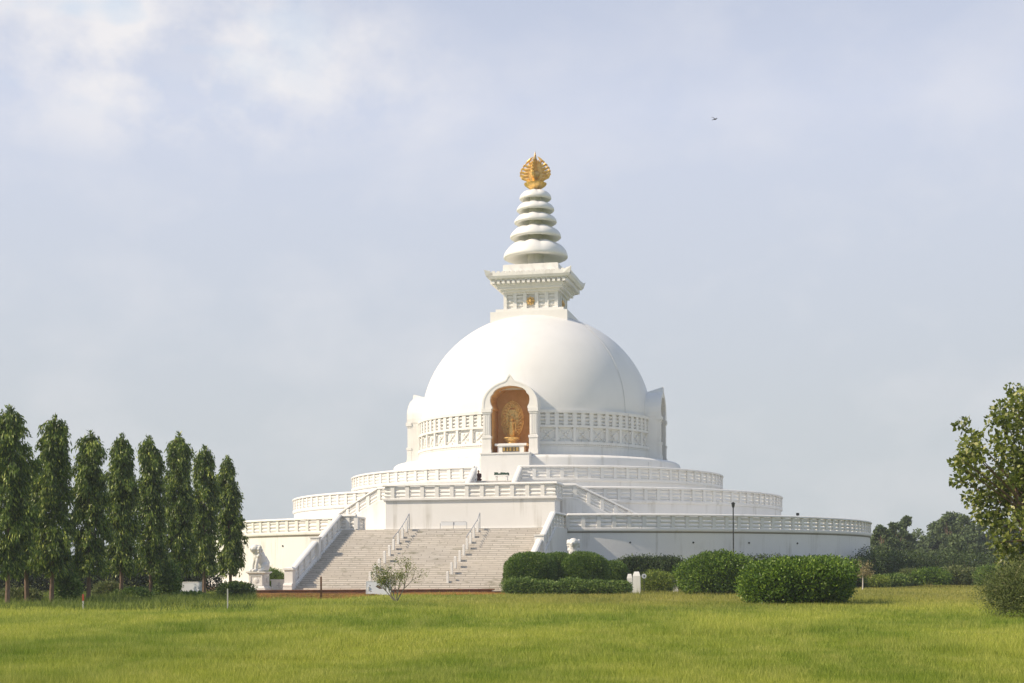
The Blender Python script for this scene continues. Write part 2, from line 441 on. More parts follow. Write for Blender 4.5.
bw = MB(); bw.box(-21.2, 3.2, -44.8, -44.5, -.2, .28); bw.box(-21.24, 3.24, -44.84, -44.46, .28, .34)
bw.box(-21.4, -21.0, -44.45, -25, -.2, .31)
tag(bw.build('brick_wall', M_brick), 'low reddish brown brick wall edging the forecourt below the wide stairs', 'wall')

# ------------------------------------------------------------------ the pagoda
A0 = R_(12)
pag = empty('pagoda', (0, 0, 0), -A0, 'huge white domed pagoda with ringed terraces, wide stairs and golden finial', 'pagoda')
R1, R2, R3 = 31.1, 23.1, 17.6
Z1, Z2, Z3 = 4.52, 7.03, 9.13
G0 = .285
def pol(r, deg, z): a = R_(deg); return (r*math.sin(a), -r*math.cos(a), z)
def terrace(name, R, zb, zt, rin, label, mat):
    mb = MB()
    mb.lathe([(R+.12, zb), (R+.12, zb+.35), (R, zb+.42), (R, zt-.09), (R+.10, zt-.07), (R+.12, zt), (rin, zt)], 288)
    o = mb.build(name, mat, pag, 25); o['label'] = label; return o
terrace('terrace', R1, G0, Z1, 20, 'lowest and widest round terrace', M_wall)
terrace('terrace', R2, Z1, Z2, 15, 'middle round terrace', M_wall)
terrace('terrace', R3, Z2, Z3, 11, 'upper round terrace', M_wall)

# railings ------------------------------------------------------------
POSTS = []      # (railing object, local position, angle, kind)
RH = 1.24
post_mb = MB()
post_mb.box(-.15, .15, -.145, .145, .17, RH-.14)
post_me = None
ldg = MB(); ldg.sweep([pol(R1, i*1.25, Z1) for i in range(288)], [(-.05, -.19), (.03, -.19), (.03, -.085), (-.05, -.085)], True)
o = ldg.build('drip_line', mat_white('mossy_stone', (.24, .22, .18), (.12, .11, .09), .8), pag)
def resample(path, step):
    P = [Vector(p) for p in path]; out = []
    tot = sum((b-a).length for a, b in zip(P, P[1:])); n = max(1, round(tot/step)); st = tot/n
    want = [st*i for i in range(n+1)]; acc = 0; k = 0
    for a, b in zip(P, P[1:]):
        L = (b-a).length; t = (b-a).normalized()
        while k < len(want) and want[k] <= acc + L + 1e-5:
            out.append((a + t*(want[k]-acc), math.atan2(t.y, t.x))); k += 1
        acc += L
    return out
def railing(path, label=None, spacing=1.17, parent=pag, corners=()):
    mb = MB(); h = RH
    mb.sweep(path, [(-.20, h-.15), (.20, h-.15), (.23, h-.11), (.20, h-.02), (.10, h+.03), (-.10, h+.03), (-.20, h-.02), (-.23, h-.11)])
    mb.sweep(path, [(-.18, .0), (.18, .0), (.18, .15), (.15, .19), (-.15, .19), (-.18, .15)])
    n = 3; z0 = .19; z1 = h-.15; gap = .042; bh = (z1-z0-gap*(n+1))/n
    for i in range(n):
        c = z0 + gap + bh/2 + i*(bh+gap)
        mb.sweep(path, [(-.035, c-bh/2), (.035, c-bh/2), (.095, c), (.035, c+bh/2), (-.035, c+bh/2), (-.095, c)])
    o = mb.build('railing', M_rail, parent, 20)
    if label: o['label'] = label
    for p, a in resample(path, spacing): POSTS.append((o, p, a))
    return o
def arc(R, a0, a1, z0, z1=None, step=1.25):
    z1 = z0 if z1 is None else z1; n = max(2, int(abs(a1-a0)/step))
    return [pol(R, a0 + (a1-a0)*i/n, z0 + (z1-z0)*i/n) for i in range(n+1)]
UL, UR = -8.0, 7.6                    # inner faces of the great stairs
phR = math.degrees(math.asin((UR+.55)/(R1-.05))); phL = math.degrees(math.asin((UL-.55)/(R1-.05)))
railing(arc(R1-.05, phR, 360+phL, Z1), 'railing round the lowest terrace')
railing(arc(R2-.05, 19, 341, Z2), 'railing round the middle terrace')
g3 = math.degrees(math.asin(1.97/(R3-.05)))
railing(arc(R3-.05, g3, 360-g3, Z3), 'railing round the upper terrace')
for s in (-1, 1):
    ra = [(s*1.97, -17.35, Z3), (s*1.97, -21.0, Z2+.05)]
    railing(ra if s > 0 else ra, 'short sloping railing beside the upper steps')
# landing block in front of the middle terrace with its two curved flights
BX0, BX1, BY, RF = -6.5, 6.9, -28.4, 26.6
lb = MB()
lb.box(BX0, BX1, BY, -21.2, Z1, Z2-.08); lb.box(BX0-.11, BX1+.11, BY-.11, -21.2, Z2-.08, Z2-.012)
lb.box(BX0-.09, BX1+.09, BY-.09, -21.2, Z1, Z1+.32)
lb.build('landing_block', M_wall, pag)
for s in (-1, 1):
    a0 = math.degrees(math.asin((abs(BX1 if s > 0 else BX0))/RF)); a1, a2 = 17.5, 29.0
    mb = MB(); n = 26; pts = []
    for i in range(n+1):
        a = a0 + (a2-a0)*i/n; z = Z2 if a < a1 else Z2 - (Z2-Z1-.02)*(a-a1)/(a2-a1); pts.append((a, z))
    vs = []; fs = []
    for a, z in pts:
        for r, zz in ((RF-.22, Z1+.0), (RF+.12, Z1+.0), (RF+.12, z+.003), (RF-.22, z+.003)): vs.append(pol(r, s*a, zz))
    for i in range(n):
        for k in range(4): fs.append((i*4+k, i*4+(k+1) % 4, (i+1)*4+(k+1) % 4, (i+1)*4+k))
    fs += [(0, 1, 2, 3), (n*4+3, n*4+2, n*4+1, n*4)]
    mb.add(vs, fs)
    mb.build('stair_wall', M_wall, pag)
    st = MB(); ns = 15
    edges = [(a0, a1, Z2-.015)] + [(a1 + (a2-a1)*i/ns, a1 + (a2-a1)*(i+1)/ns, Z2 - (Z2-Z1)*(i+1)/(ns+1)) for i in range(ns)]
    for (b0, b1, z) in edges:
        vv = []
        for zz in (Z1, z):
            for r, b in ((R2+.15, b0), (R2+.15, b1), (RF-.23, b1), (RF-.23, b0)): vv.append(pol(r, s*b, zz))
        st.add(vv, [(0, 1, 2, 3), (7, 6, 5, 4), (0, 4, 5, 1), (1, 5, 6, 2), (2, 6, 7, 3), (3, 7, 4, 0)])
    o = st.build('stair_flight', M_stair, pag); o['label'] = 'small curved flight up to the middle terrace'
def fl(s):
    a0 = math.degrees(math.asin((abs(BX1 if s > 0 else BX0))/RF))
    up = arc(RF-.05, s*a0, s*17.5, Z2) + arc(RF-.05, s*17.5, s*29, Z2, Z1+.02)[1:]
    return up
pathb = fl(-1)[::-1] + [(BX0, BY, Z2), (BX1, BY, Z2)] + fl(1)
pathb = [Vector(p) for p in pathb]
railing([tuple(p) for p in pathb], 'railing along the landing block and down its two curved flights')
# upper steps between landing and upper terrace
us = MB(); n = 12
for i in range(n):
    y0 = -17.2 - (n-i)*.31; us.box(-1.78, 1.78, y0, -16.9, Z2-.01, Z2 + (Z3-Z2-.006)*(i+1)/n)
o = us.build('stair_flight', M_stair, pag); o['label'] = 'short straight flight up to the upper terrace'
for s in (-1, 1):
    w = MB(); w.add([(s*1.8, -21.2, Z2-.01), (s*1.8, -17.1, Z2-.01), (s*1.8, -17.1, Z3), (s*1.8, -21.2, Z2+.1),
                     (s*2.14, -21.2, Z2-.01), (s*2.14, -17.1, Z2-.01), (s*2.14, -17.1, Z3), (s*2.14, -21.2, Z2+.1)],
                    [(0, 1, 2, 3), (7, 6, 5, 4), (0, 4, 5, 1), (1, 5, 6, 2), (2, 6, 7, 3), (3, 7, 4, 0)])
    w.build('stair_wall', M_wall, pag)

# the great stairs
NS = 30; RT, RB = 34.5, 44.6; ZT = 4.6
sr = (ZT-G0)/NS; run = (RB-RT)/(NS-1)
prof = [(-RB, G0-.1)]
for i in range(NS):
    y = -RB + i*run; prof += [(y, G0 + i*sr), (y-.03 if False else y, G0 + (i+1)*sr)]
prof += [(-27.0, ZT), (-27.0, G0-.1)]
gs = MB(); m = len(prof)
gs.add([(UL, y, z) for y, z in prof] + [(UR, y, z) for y, z in prof],
       [tuple(range(m)), tuple(range(2*m-1, m-1, -1))] + [(i, (i+1) % m, m+(i+1) % m, m+i) for i in range(m)])
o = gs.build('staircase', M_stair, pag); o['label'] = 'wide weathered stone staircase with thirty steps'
# parapets beside it
slope = (ZT-G0)/(RB-RT)
def zl(y): return G0 + slope*(RB + y)
for s, ux in ((-1, UL), (1, UR)):
    x0, x1 = (ux-.55, ux) if s < 0 else (ux, ux+.55)
    w = MB()
    ym = -(RB+RT)/2
    poly = [(-RB-.15, G0-.1), (-RB-.15, zl(-RB)+.10), (ym-.05, zl(ym)+.10), (ym-.05, zl(ym)+.02), (-RT, ZT+.02), (-28.6, ZT+.02), (-28.6, G0-.1)]
    k = len(poly)
    w.add([(x0, y, z) for y, z in poly] + [(x1-.002*s*0, y, z) for y, z in poly],
          [tuple(range(k)), tuple(range(2*k-1, k-1, -1))] + [(i, (i+1) % k, k+(i+1) % k, k+i) for i in range(k)])
    w.build('stair_wall', M_wall, pag)
    xm = (x0+x1)/2
    railing([(xm, -RB+.25, zl(-RB+.25)+.06), (xm, ym-.05, zl(ym)+.06)], 'sloping railing beside the lower half of the wide stairs', 1.2)
    railing([(xm, ym+.05, zl(ym)-.1), (xm, -RT, ZT-.1), (xm, -28.6, ZT-.1)], 'sloping railing beside the upper half of the wide stairs', 1.2)
    pr = MB()      # newel at the foot with scroll base, pier half way
    pr.box(x0-.02, x1+.02, -RB-.35, -RB+.2, G0, G0+1.35); pr.box(x0-.09, x1+.09, -RB-.42, -RB+.26, G0+1.35, G0+1.47)
    pr.frustum(.6, .3, G0+1.47, G0+1.58, xm, -RB-.08)
    pr.box(x0-.04, x1+.04, -RB-.58, -RB-.35, G0, G0+.2)
    pr.tube([(x0-.03, -RB-.42, G0+.3), (x1+.03, -RB-.42, G0+.3)], .16, 14)
    pr.build('newel', M_rail, pag)
    pr = MB(); pr.box(x0-.05, x1+.05, ym-.22, ym+.22, zl(ym)-.2, zl(ym)+1.46); pr.box(x0-.1, x1+.1, ym-.28, ym+.28, zl(ym)+1.46, zl(ym)+1.55)
    pr.build('pier', M_rail, pag)
railing([(UL-.28, -34.2, ZT-.1), (UL+1.0, -34.2, ZT-.1)], 'short level railing at the left head of the wide stairs', .75)
# two lines of short white posts with a steel rail
hp = MB(); hp.box(-.08, .08, -.08, .08, 0, .78); hp.frustum(.16, .08, .78, .83)
hpm = None
for ux in (-2.95, 2.4):
    top = []
    for i in range(9):
        y = -RB + 1.0 + i*1.1 + random.uniform(-.12, .12)
        q = math.floor((RB + y)/run); z = G0 + (q+1)*sr
        if hpm is None:
            ob = hp.build('handrail_post', M_rail, pag); hpm = ob.data
        else: ob = link_mesh('handrail_post', hpm, None, pag)
        ob.location = (ux + random.uniform(-.03, .03), y, z - random.uniform(0, .06)); ob.rotation_euler = (random.uniform(-.03, .03), random.uniform(-.03, .03), 0); top.append((ux, y, z+.92))
    t = MB(); t.tube(top[-4:] + [(ux, -RT+.35, ZT+1.15)], .028, 6); t.tube([(ux, -RT+.35, ZT+1.15), (ux, -RT+.35, ZT)], .035, 6)
    for p in top[-4:]: t.tube([p, (p[0], p[1], p[2]-.16)], .025, 6)
    t.build('handrail', M_steel, pag)

# posts: the nearest hundred each on their own, the others as one mesh
Mp = Matrix.Rotation(-A0, 4, 'Z'); camv = Vector((CX, CY, CZ))
def vis_key(t):
    w = Mp @ t[1]; d = (w - camv).length
    return d + (60 if w.y > -2 else 0)
POSTS.sort(key=vis_key)
for o, p, a in POSTS[:100]:
    if post_me is None:
        ob = post_mb.build('post', M_rail, o); post_me = ob.data
    else: ob = link_mesh('post', post_me, None, o)
    ob.location = p; ob.rotation_euler = (0, 0, a)
rest = MB()
for o, p, a in POSTS[100:]:
    M = Matrix.Translation(p) @ Matrix.Rotation(a, 4, 'Z')
    rest.box(-.15, .15, -.145, .145, .17, RH-.14, M)
tag(rest.build('post', M_rail, pag), kind='stuff')

# drains and the thin conductor cable
for a in (24, 33.5, 43, 53, -30, -44):
    d = MB(); M = Matrix.Rotation(R_(a), 4, 'Z') @ Matrix.Translation((0, -R1-.0, 3.6)) @ Matrix.Rotation(R_(90), 4, 'X')
    vs = [M @ Vector((.07*math.cos(t), .07*math.sin(t), z)) for z in (-.06, .06) for t in [2*PI*k/12 for k in range(12)]]
    d.add(vs, [tuple(range(12)), tuple(range(23, 11, -1))] + [(k, (k+1) % 12, 12+(k+1) % 12, 12+k) for k in range(12)])
    d.build('drain_spout', M_dark, pag)

# plinth, drum, dome
pl = MB(); pl.lathe([(13.73, Z3-.01), (13.73, 11.25), (13.66, 11.42), (13.45, 11.56), (13.1, 11.65), (12.0, 11.7), (11.0, 11.765), (10.6, 11.77)], 256); pl.build('plinth', M_wall, pag, 25)
def nearniche(a, hw):
    for q in range(4):
        d = (a - q*PI/2 + PI) % (2*PI) - PI
        if abs(d) < hw: return True
    return False
DZ = 15.85; DA, DB = 11.02, 10.2
hw = math.asin(1.85/11.15)
dr = MB(); dr.lathe([(11.26, 11.75), (11.26, 12.75), (11.10, 12.76), (11.10, 15.75), (10.9, 15.77)], 288, skip=lambda a, r, z: nearniche(a, hw))
dr.build('drum', M_wall, pag, 25)
dm = MB(); pr = [(DA*math.cos(t), DZ + DB*math.sin(t)) for t in [PI/2*i/110 for i in range(111)]]
pr[-1] = (.01, DZ+DB)
dm.lathe([(DA, 15.6)] + pr, 480, skip=lambda a, r, z: z < 17.66 and nearniche(a, math.asin(min(1, float(np.interp(z, [17.0, 17.3, 17.5, 17.66], [1.82, 1.45, 1.2, .8]))/max(r, 2)))))
dm.build('dome', M_dome, pag, 40)
def band_path(r, z, q, step=1.5):
    lo = math.degrees(math.asin(2.3/r)) + q*90; hi = (q+1)*90 - math.degrees(math.asin(2.3/r))
    return arc(r, lo, hi, z, None, step), lo, hi
for q in range(4):
    fr = MB()
    def sec(z0, z1, d): return [(-.1, z0), (d, z0), (d, z1), (-.1, z1)]
    p, lo, hi = band_path(11.19, 0, q)
    fr.sweep(p, sec(15.5, 15.76, .2)); fr.sweep(p, sec(14.22, 14.42, .17)); fr.sweep(p, sec(12.72, 12.95, .2)); fr.sweep(p, sec(12.55, 12.66, .12))
    for zc in (14.62, 14.95, 15.28): fr.sweep(p, [(-.12, zc-.09), (.02, zc-.09), (.075, zc), (.02, zc+.09), (-.12, zc+.09)])
    nb = 16
    for i in range(nb+1):
        a = lo + (hi-lo)*i/nb; M = Matrix.Rotation(R_(a), 4, 'Z') @ Matrix.Translation((0, -11.19, 0))
        fr.box(-.20, .20, -.13, .1, 14.42, 15.5, M)
    fr.build('drum_railing', M_rail, pag)
    fz = MB(); nb = 8
    for i in range(nb+1):
        a = lo + (hi-lo)*i/nb; M = Matrix.Rotation(R_(a), 4, 'Z') @ Matrix.Translation((0, -11.19, 0))
        fz.box(-.13, .13, -.14, .1, 12.95, 14.22, M)
        if i < nb:
            am = lo + (hi-lo)*(i+.5)/nb; M = Matrix.Rotation(R_(am), 4, 'Z') @ Matrix.Translation((0, -11.11, 13.58))
            # carved rosette with four leaves and corner buds
            for k in range(4):
                Q = M @ Matrix.Rotation(PI/2*k + PI/4, 4, 'Y')
                fz.add([Q @ Vector(v) for v in ((0, -.07, .1), (.15, -.01, .32), (0, -.0, .58), (-.15, -.01, .32), (0, -.10, .32))],
                       [(0, 1, 4), (1, 2, 4), (2, 3, 4), (3, 0, 4)])
            fz.ell(M @ Vector((0, -.05, 0)), .13, 8)
            for kx in (-.62, .62):
                for kz in (-.42, .42): fz.ell(M @ Vector((kx, 0, kz)), (.12, .12, .12), 8)
            for kx in (-.68, 0, .68): fz.box(-.05 + kx, .05 + kx, -.10, .05, -.63, -.46, M)
    for i in range(60):
        a = lo + (hi-lo)*(i+.5)/60; M = Matrix.Rotation(R_(a), 4, 'Z') @ Matrix.Translation((0, -11.29, 0))
        fz.box(-.07, .07, -.06, .06, 12.655, 12.722, M)
    for i in range(24):      # upright slabs of the foot of the drum
        a = lo + (hi-lo)*(i+.5)/24; M = Matrix.Rotation(R_(a), 4, 'Z') @ Matrix.Translation((0, -11.27, 0))
        fz.box(-.27, .27, -.035, .02, 11.8, 12.52, M)
    fz.build('carved_frieze', M_rail, pag)
cb = MB(); ca = 57.8
cp = [pol(DA*math.cos(t)+.035, ca, DZ + DB*math.sin(t)+.02) for t in [PI/2*i/40 for i in range(38, -1, -1)]]
cp += [pol(11.42, ca, 15.7), pol(11.42, ca, 12.6), pol(11.34, ca, 11.85), pol(13.0, ca, 11.7), pol(13.76, ca, 11.2), pol(13.76, ca, 9.4)]
cb.tube(cp, .015, 5); cb.build('conductor_cable', M_seam, pag)

# niches
inner = [(1.58, 15.8), (1.58, 15.95), (1.72, 16.2), (1.79, 16.55), (1.74, 16.9), (1.52, 17.12), (1.50, 17.18), (1.42, 17.35), (1.1, 17.58), (.6, 17.74), (0, 17.80)]
outer = [(2.50, 15.8), (2.50, 16.2), (2.42, 16.7), (2.2, 17.15), (1.9, 17.5), (1.44, 17.85), (.95, 18.08), (.5, 18.22), (.3, 18.36), (.18, 18.6), (.08, 18.78), (0, 18.82)]
def densify(pts, n):
    P = [Vector((a, b, 0)) for a, b in pts]; out = []
    L = [0]
    for a, b in zip(P, P[1:]): L.append(L[-1] + (b-a).length)
    for i in range(n+1):
        t = L[-1]*i/n; k = min(max(j for j in range(len(L)) if L[j] <= t + 1e-9), len(L)-2)
        f = (t-L[k])/(L[k+1]-L[k]); out.append((P[k].lerp(P[k+1], f).x, P[k].lerp(P[k+1], f).y))
    return out
inn = densify(inner, 22); out_ = densify(outer, 22)
inn = [(-x, z) for x, z in inn] + [(x, z) for x, z in inn[::-1][1:]]
out_ = [(-x, z) for x, z in out_] + [(x, z) for x, z in out_[::-1][1:]]
YF, YBk = -12.3, -9.5
def make_niche():
    full = [(-1.70, 11.76), (-1.70, 15.78)] + inn + [(1.70, 15.78), (1.70, 11.76)]
    lin = MB(); k = len(full)
    lin.add([(x, YF+.32, z) for x, z in full] + [(x, YBk, z) for x, z in full],
            [(i, i+1, k+i+1, k+i) for i in range(k-1)] + [tuple(range(k, 2*k))])
    lin.box(-1.7, 1.7, YF+.1, YBk, 11.70, 11.765)
    nic = lin.build('niche', M_brown, pag)
    af = MB(); k = len(inn)
    vs = []
    for y in (YF, -9.9):
        vs += [(x, y, z) for x, z in inn] + [(x, y, z if y == YF else min(z, 18.12)) for x, z in out_]
    fs = []
    for i in range(k-1):
        fs += [(i, i+1, k+i+1, k+i), (2*k+i, 3*k+i, 3*k+i+1, 2*k+i+1), (k+i, k+i+1, 3*k+i+1, 3*k+i)]
    fs += [(0, k, 3*k, 2*k), (k-1, 2*k-1, 4*k-1, 3*k-1)]
    af.add(vs, fs)
    # inner reveal
    af.add([(x, YF, z) for x, z in inn] + [(x, YF+.33, z) for x, z in inn], [(i, i+1, k+i+1, k+i) for i in range(k-1)])
    # raised moulding along the outer edge
    for i in range(k-1):
        (xa, za), (xb, zb_) = out_[i], out_[i+1]
        c = (0, 16.4); f = .93
        af.add([(xa, YF-.035, za), (xb, YF-.035, zb_), (xb*f, YF-.035, 16.4+(zb_-16.4)*f), (xa*f, YF-.035, 16.4+(za-16.4)*f),
                (xa, YF+.01, za), (xb, YF+.01, zb_), (xb*f, YF+.01, 16.4+(zb_-16.4)*f), (xa*f, YF+.01, 16.4+(za-16.4)*f)],
               [(0, 1, 2, 3), (0, 4, 5, 1), (2, 6, 7, 3)])
    af.build('arch', M_white, nic)
    for s in (-1, 1):
        c = MB(); xc = s*2.1
        e_ = YF+.42
        c.box(xc-.36, xc+.36, e_, -9.9, 11.75, 15.81)
        c.box(xc-.42, xc+.42, YF-.1, e_, 11.75, 12.2); c.box(xc-.38, xc+.38, YF-.04, e_, 12.2, 13.2); c.box(xc-.43, xc+.43, YF-.1, e_, 13.2, 13.42)
        c.box(xc-.33, xc+.33, YF+.02, e_, 13.42, 15.35); c.box(xc-.38, xc+.38, YF-.05, e_, 15.35, 15.5); c.box(xc-.45, xc+.45, YF-.12, e_, 15.5, 15.82)
        for gx in (-.17, 0, .17): c.box(xc+gx-.05, xc+gx+.05, YF-.02, YF+.03, 13.55, 15.25)
        c.build('column', M_white, nic)
    return nic
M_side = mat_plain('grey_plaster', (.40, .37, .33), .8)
nic = make_niche(); nic['label'] = 'front niche with ochre inside'
for k in (1, 2, 3):
    c = copy_tree(nic, pag); c.rotation_euler = (0, 0, PI/2*k); c.location = (Matrix.Rotation(PI/2*k, 3, 'Z') @ Vector((0, .1, 0)))
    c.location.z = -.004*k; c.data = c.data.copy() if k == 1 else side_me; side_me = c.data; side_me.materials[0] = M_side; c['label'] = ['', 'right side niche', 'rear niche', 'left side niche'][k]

ft = MB(); ft.box(-2.15, 2.15, -14.45, -11, Z3-.006, 11.62); ft.box(-2.22, 2.22, -14.52, -11, 11.62, 11.745)
ft.build('niche_base', M_wall, pag)
# harmika, cornices
def sq(mb, w, z0, z1): mb.box(-w/2, w/2, -w/2, w/2, z0, z1)
hb = MB(); sq(hb, 7.2, 24.0, 25.36); sq(hb, 6.35, 25.36, 25.66)
hb.build('harmika_base', M_white, pag)
bd = MB(); sq(bd, 4.7, 25.6, 27.4)
for q in range(4):
    M = Matrix.Rotation(PI/2*q, 4, 'Z')
    for x in (-2.4, -1.5, -.55, .55, 1.5, 2.4):
        w = .17 if abs(x) < 2 else .16
        bd.box(x-w, x+w, -2.55 + .002*(abs(x) > 2), -2.3, 25.62, 27.3, M)
    bd.box(-2.52, 2.52, -2.5, -2.3, 25.62, 25.8, M); bd.box(-2.52, 2.52, -2.5, -2.3, 27.1, 27.3, M)
    for x in (-1.95, -1.03, 1.03, 1.95):
        for z in (26.05, 26.42, 26.8): bd.box(x-.3, x+.3, -2.44, -2.3, z, z+.17, M)
bd.build('harmika', M_white, pag)
for q in range(4):
    md = MB(); M = Matrix.Rotation(PI/2*q, 4, 'Z') @ Matrix.Translation((0, -2.56, 26.45)) @ Matrix.Rotation(R_(90), 4, 'X')
    pts = [(.36 + .05*math.cos(8*t))*1 for t in [2*PI*k/32 for k in range(32)]]
    vs = [M @ Vector((pts[k]*math.cos(2*PI*k/32), pts[k]*math.sin(2*PI*k/32), z)) for z in (-.14, .05) for k in range(32)]
    md.add(vs, [tuple(range(32)), tuple(range(63, 31, -1))] + [(k, (k+1) % 32, 32+(k+1) % 32, 32+k) for k in range(32)])
    md.ell(M @ Vector((0, 0, .07)), (.16, .16, .16), 10)
    for k in range(8):
        t = 2*PI*k/8; md.ell(M @ Vector((.24*math.cos(t), .24*math.sin(t), .06)), .07, 6)
    md.build('medallion', M_gold2, pag)
co = MB(); sq(co, 5.5, 27.3, 27.55); sq(co, 6.1, 27.55, 27.78); sq(co, 6.3, 27.78, 27.9); sq(co, 6.5, 27.9, 28.3)
for q in range(4):
    M = Matrix.Rotation(PI/2*q, 4, 'Z')
    for i in range(15):
        x = -3.3 + 6.6*i/14; co.box(x-.13, x+.13, -3.62, -3.2, 27.98, 28.26, M)
sq(co, 7.1, 28.3, 28.42)
co.frustum(7.5, 7.8, 28.42, 28.62); sq(co, 7.84, 28.62, 28.92); co.frustum(7.84, 6.2, 28.92, 29.12)
for q in range(4):
    M = Matrix.Rotation(PI/2*q, 4, 'Z')
    for i in range(17):
        x = -3.7 + 7.4*i/16; hh = .08 + .12*abs(x/3.7)**5; co.box(x-.14, x+.14, -3.9, -3.62, 28.9, 28.94+hh, M)
    # upturned corner
    co.add([M @ Vector(v) for v in ((-3.92, -3.92, 28.62), (-3.3, -3.92, 28.62), (-3.3, -3.3, 28.62), (-3.92, -3.3, 28.62),
            (-4.08, -4.08, 29.22), (-3.3, -3.92, 28.95), (-3.3, -3.3, 29.0), (-3.92, -3.3, 28.95))],
           [(0, 1, 2, 3), (7, 6, 5, 4), (0, 4, 5, 1), (1, 5, 6, 2), (2, 6, 7, 3), (3, 7, 4, 0)])
co.build('cornice', M_white, pag)
cr_ = MB(); sq(cr_, 5.2, 29.05, 29.84); sq(cr_, 5.0, 29.84, 29.9)
for q in range(4):
    M = Matrix.Rotation(PI/2*q, 4, 'Z')
    for i in range(5):
        x = -2.04 + 1.02*i
        cr_.add([M @ Vector(v) for v in ((x-.40, -2.67, 29.24), (x+.40, -2.67, 29.24), (x, -2.67, 29.70), (x-.40, -2.59, 29.24), (x+.40, -2.59, 29.24), (x, -2.59, 29.70))],
                [(0, 1, 2), (0, 3, 4, 1), (1, 4, 5, 2), (2, 5, 3, 0)])
cr_.frustum(4.2, 2.6, 29.9, 30.1); cr_.build('crest', M_white, pag)
# ringed spire
sp = MB(); sp.lathe([(1.1, 29.7), (1.0, 29.9), (.75, 30.1), (.72, 31.2), (.6, 36), (.4, 37.4), (.01, 37.5)], 48); sp.build('spire_core', M_white, pag, 40)
discs = [(3.02, 30.85, 32.55), (2.40, 32.75, 33.95), (2.0, 34.17, 35.12), (1.77, 35.32, 36.2), (1.5, 36.42, 37.3)]
for Rr, zr, zt in discs:
    H = zt-zr; pr = [(.6, zr+.34), (Rr*.55, zr+.18), (Rr*.86, zr-.03), (Rr*.93, zr-.06), (Rr*.985, zr+.02)]
    for i in range(0, 13):
        t = PI/2*i/13; pr.append((Rr*math.cos(t)**.85, zr+.07 + (H-.07)*math.sin(t)))
    pr.append((.3, zt+.02))
    def lobe(a, r, z, q, Rr=Rr, zr=zr, H=H):
        up = max(0, (z-zr)/H); k = abs(math.cos(4*a))
        if q > 6: z += H*.10*(k-.6)*up; r *= 1 + .05*(k-.6)*up
        elif q > 2: r *= 1 + .008*(k-.6)
        return r, z
    d = MB(); d.lathe(pr, 96, lobe=lobe); d.build('parasol_disc', M_dome, pag, 50)
# golden finial: lotus bowl, crossed flame leaves, jewel
fin = MB(); fin.lathe([(.01, 37.3), (.45, 37.35), (.55, 37.45), (.62, 37.5), (.95, 37.75), (1.02, 37.92), (.8, 37.96), (.4, 38.0), (.01, 38.02)], 48,
                      lobe=lambda a, r, z, q: (r*(1 + (.07*abs(math.sin(8*a)) if 2 < q < 7 else 0)), z))
fin_o = fin.build('finial', M_gold, pag, 40)
fl_ = MB()
def leafplate(M, W, H, z0, th, edge):
    """a flame-edged openwork leaf: inner blade, ring of curling tongues"""
    n = 20
    def hwid(t): return W*(math.sin(PI*min(1, t*1.02)**.62)**.9)
    L = [(-hwid(i/n)*.52, z0 + H*.86*i/n) for i in range(n+1)] + [(hwid(i/n)*.52, z0 + H*.86*i/n) for i in range(n, -1, -1)]
    k = len(L)
    fl_.add([M @ Vector((x, y, z)) for y in (-th, th) for x, z in L], [tuple(range(k)), tuple(range(2*k-1, k-1, -1))] + [(i, (i+1) % k, k+(i+1) % k, k+i) for i in range(k)])
    for s in (-1, 1):
        for i in range(7):
            t = .04 + .84*i/7
            bx, bz = s*hwid(t)*.48, z0 + H*.86*t
            ex, ez = s*(hwid(min(t+.16, 1))*1.0 + .02), bz + H*.20
            mx_, mz = s*(hwid(t)*.98), bz + H*.045
            pts = [M @ Vector((bx, 0, bz)), M @ Vector((bx*.45+mx_*.55, 0, bz-.0)), M @ Vector((mx_, 0, mz)), M @ Vector(((mx_+ex)/2*1.0, 0, (mz+ez)/2)), M @ Vector((ex*.93, 0, ez))]
            fl_.tube(pts, [.15, .14, .15, .11, .02], 6)
        for i in range(1, 12):      # small curls between
            t = .05 + .85*i/12; x, z = s*hwid(t)*.70, z0 + H*.86*t
            fl_.tube([M @ Vector((x*.75, 0, z)), M @ Vector((x, 0, z+.02)), M @ Vector((x*1.12, 0, z+.16))], [.07, .055, .02], 5)
    fl_.tube([M @ Vector((0, 0, z0 + H*.75)), M @ Vector((0, 0, z0+H*.9)), M @ Vector((0, 0, z0+H*1.02))], [.16, .09, .01], 6)
leafplate(Matrix.Identity(4), 1.45, 2.95, 37.95, .05, 1)
leafplate(Matrix.Rotation(R_(90), 4, 'Z'), 1.45, 2.95, 37.95, .05, 1)
fl_.build('flame_leaf', M_gold, fin_o)
jw = MB()
for q in range(4):
    M = Matrix.Rotation(PI/2*q, 4, 'Z'); c = M @ Vector((0, -.12, 38.75)); jw.ell(c, (.32, .32, .42), 14)
jw.build('jewel', M_gold2, fin_o, 40)

for o in [c for c in pag.children_recursive if c.name.split('.')[0] in ('harmika', 'harmika_base', 'medallion', 'cornice', 'crest', 'spire_core', 'parasol_disc', 'finial', 'flame_leaf', 'jewel')]:
    for v in o.data.vertices: v.co.x *= 1.022; v.co.y *= 1.022; v.co.z = 1.5 + (v.co.z - 1.5)*1.022
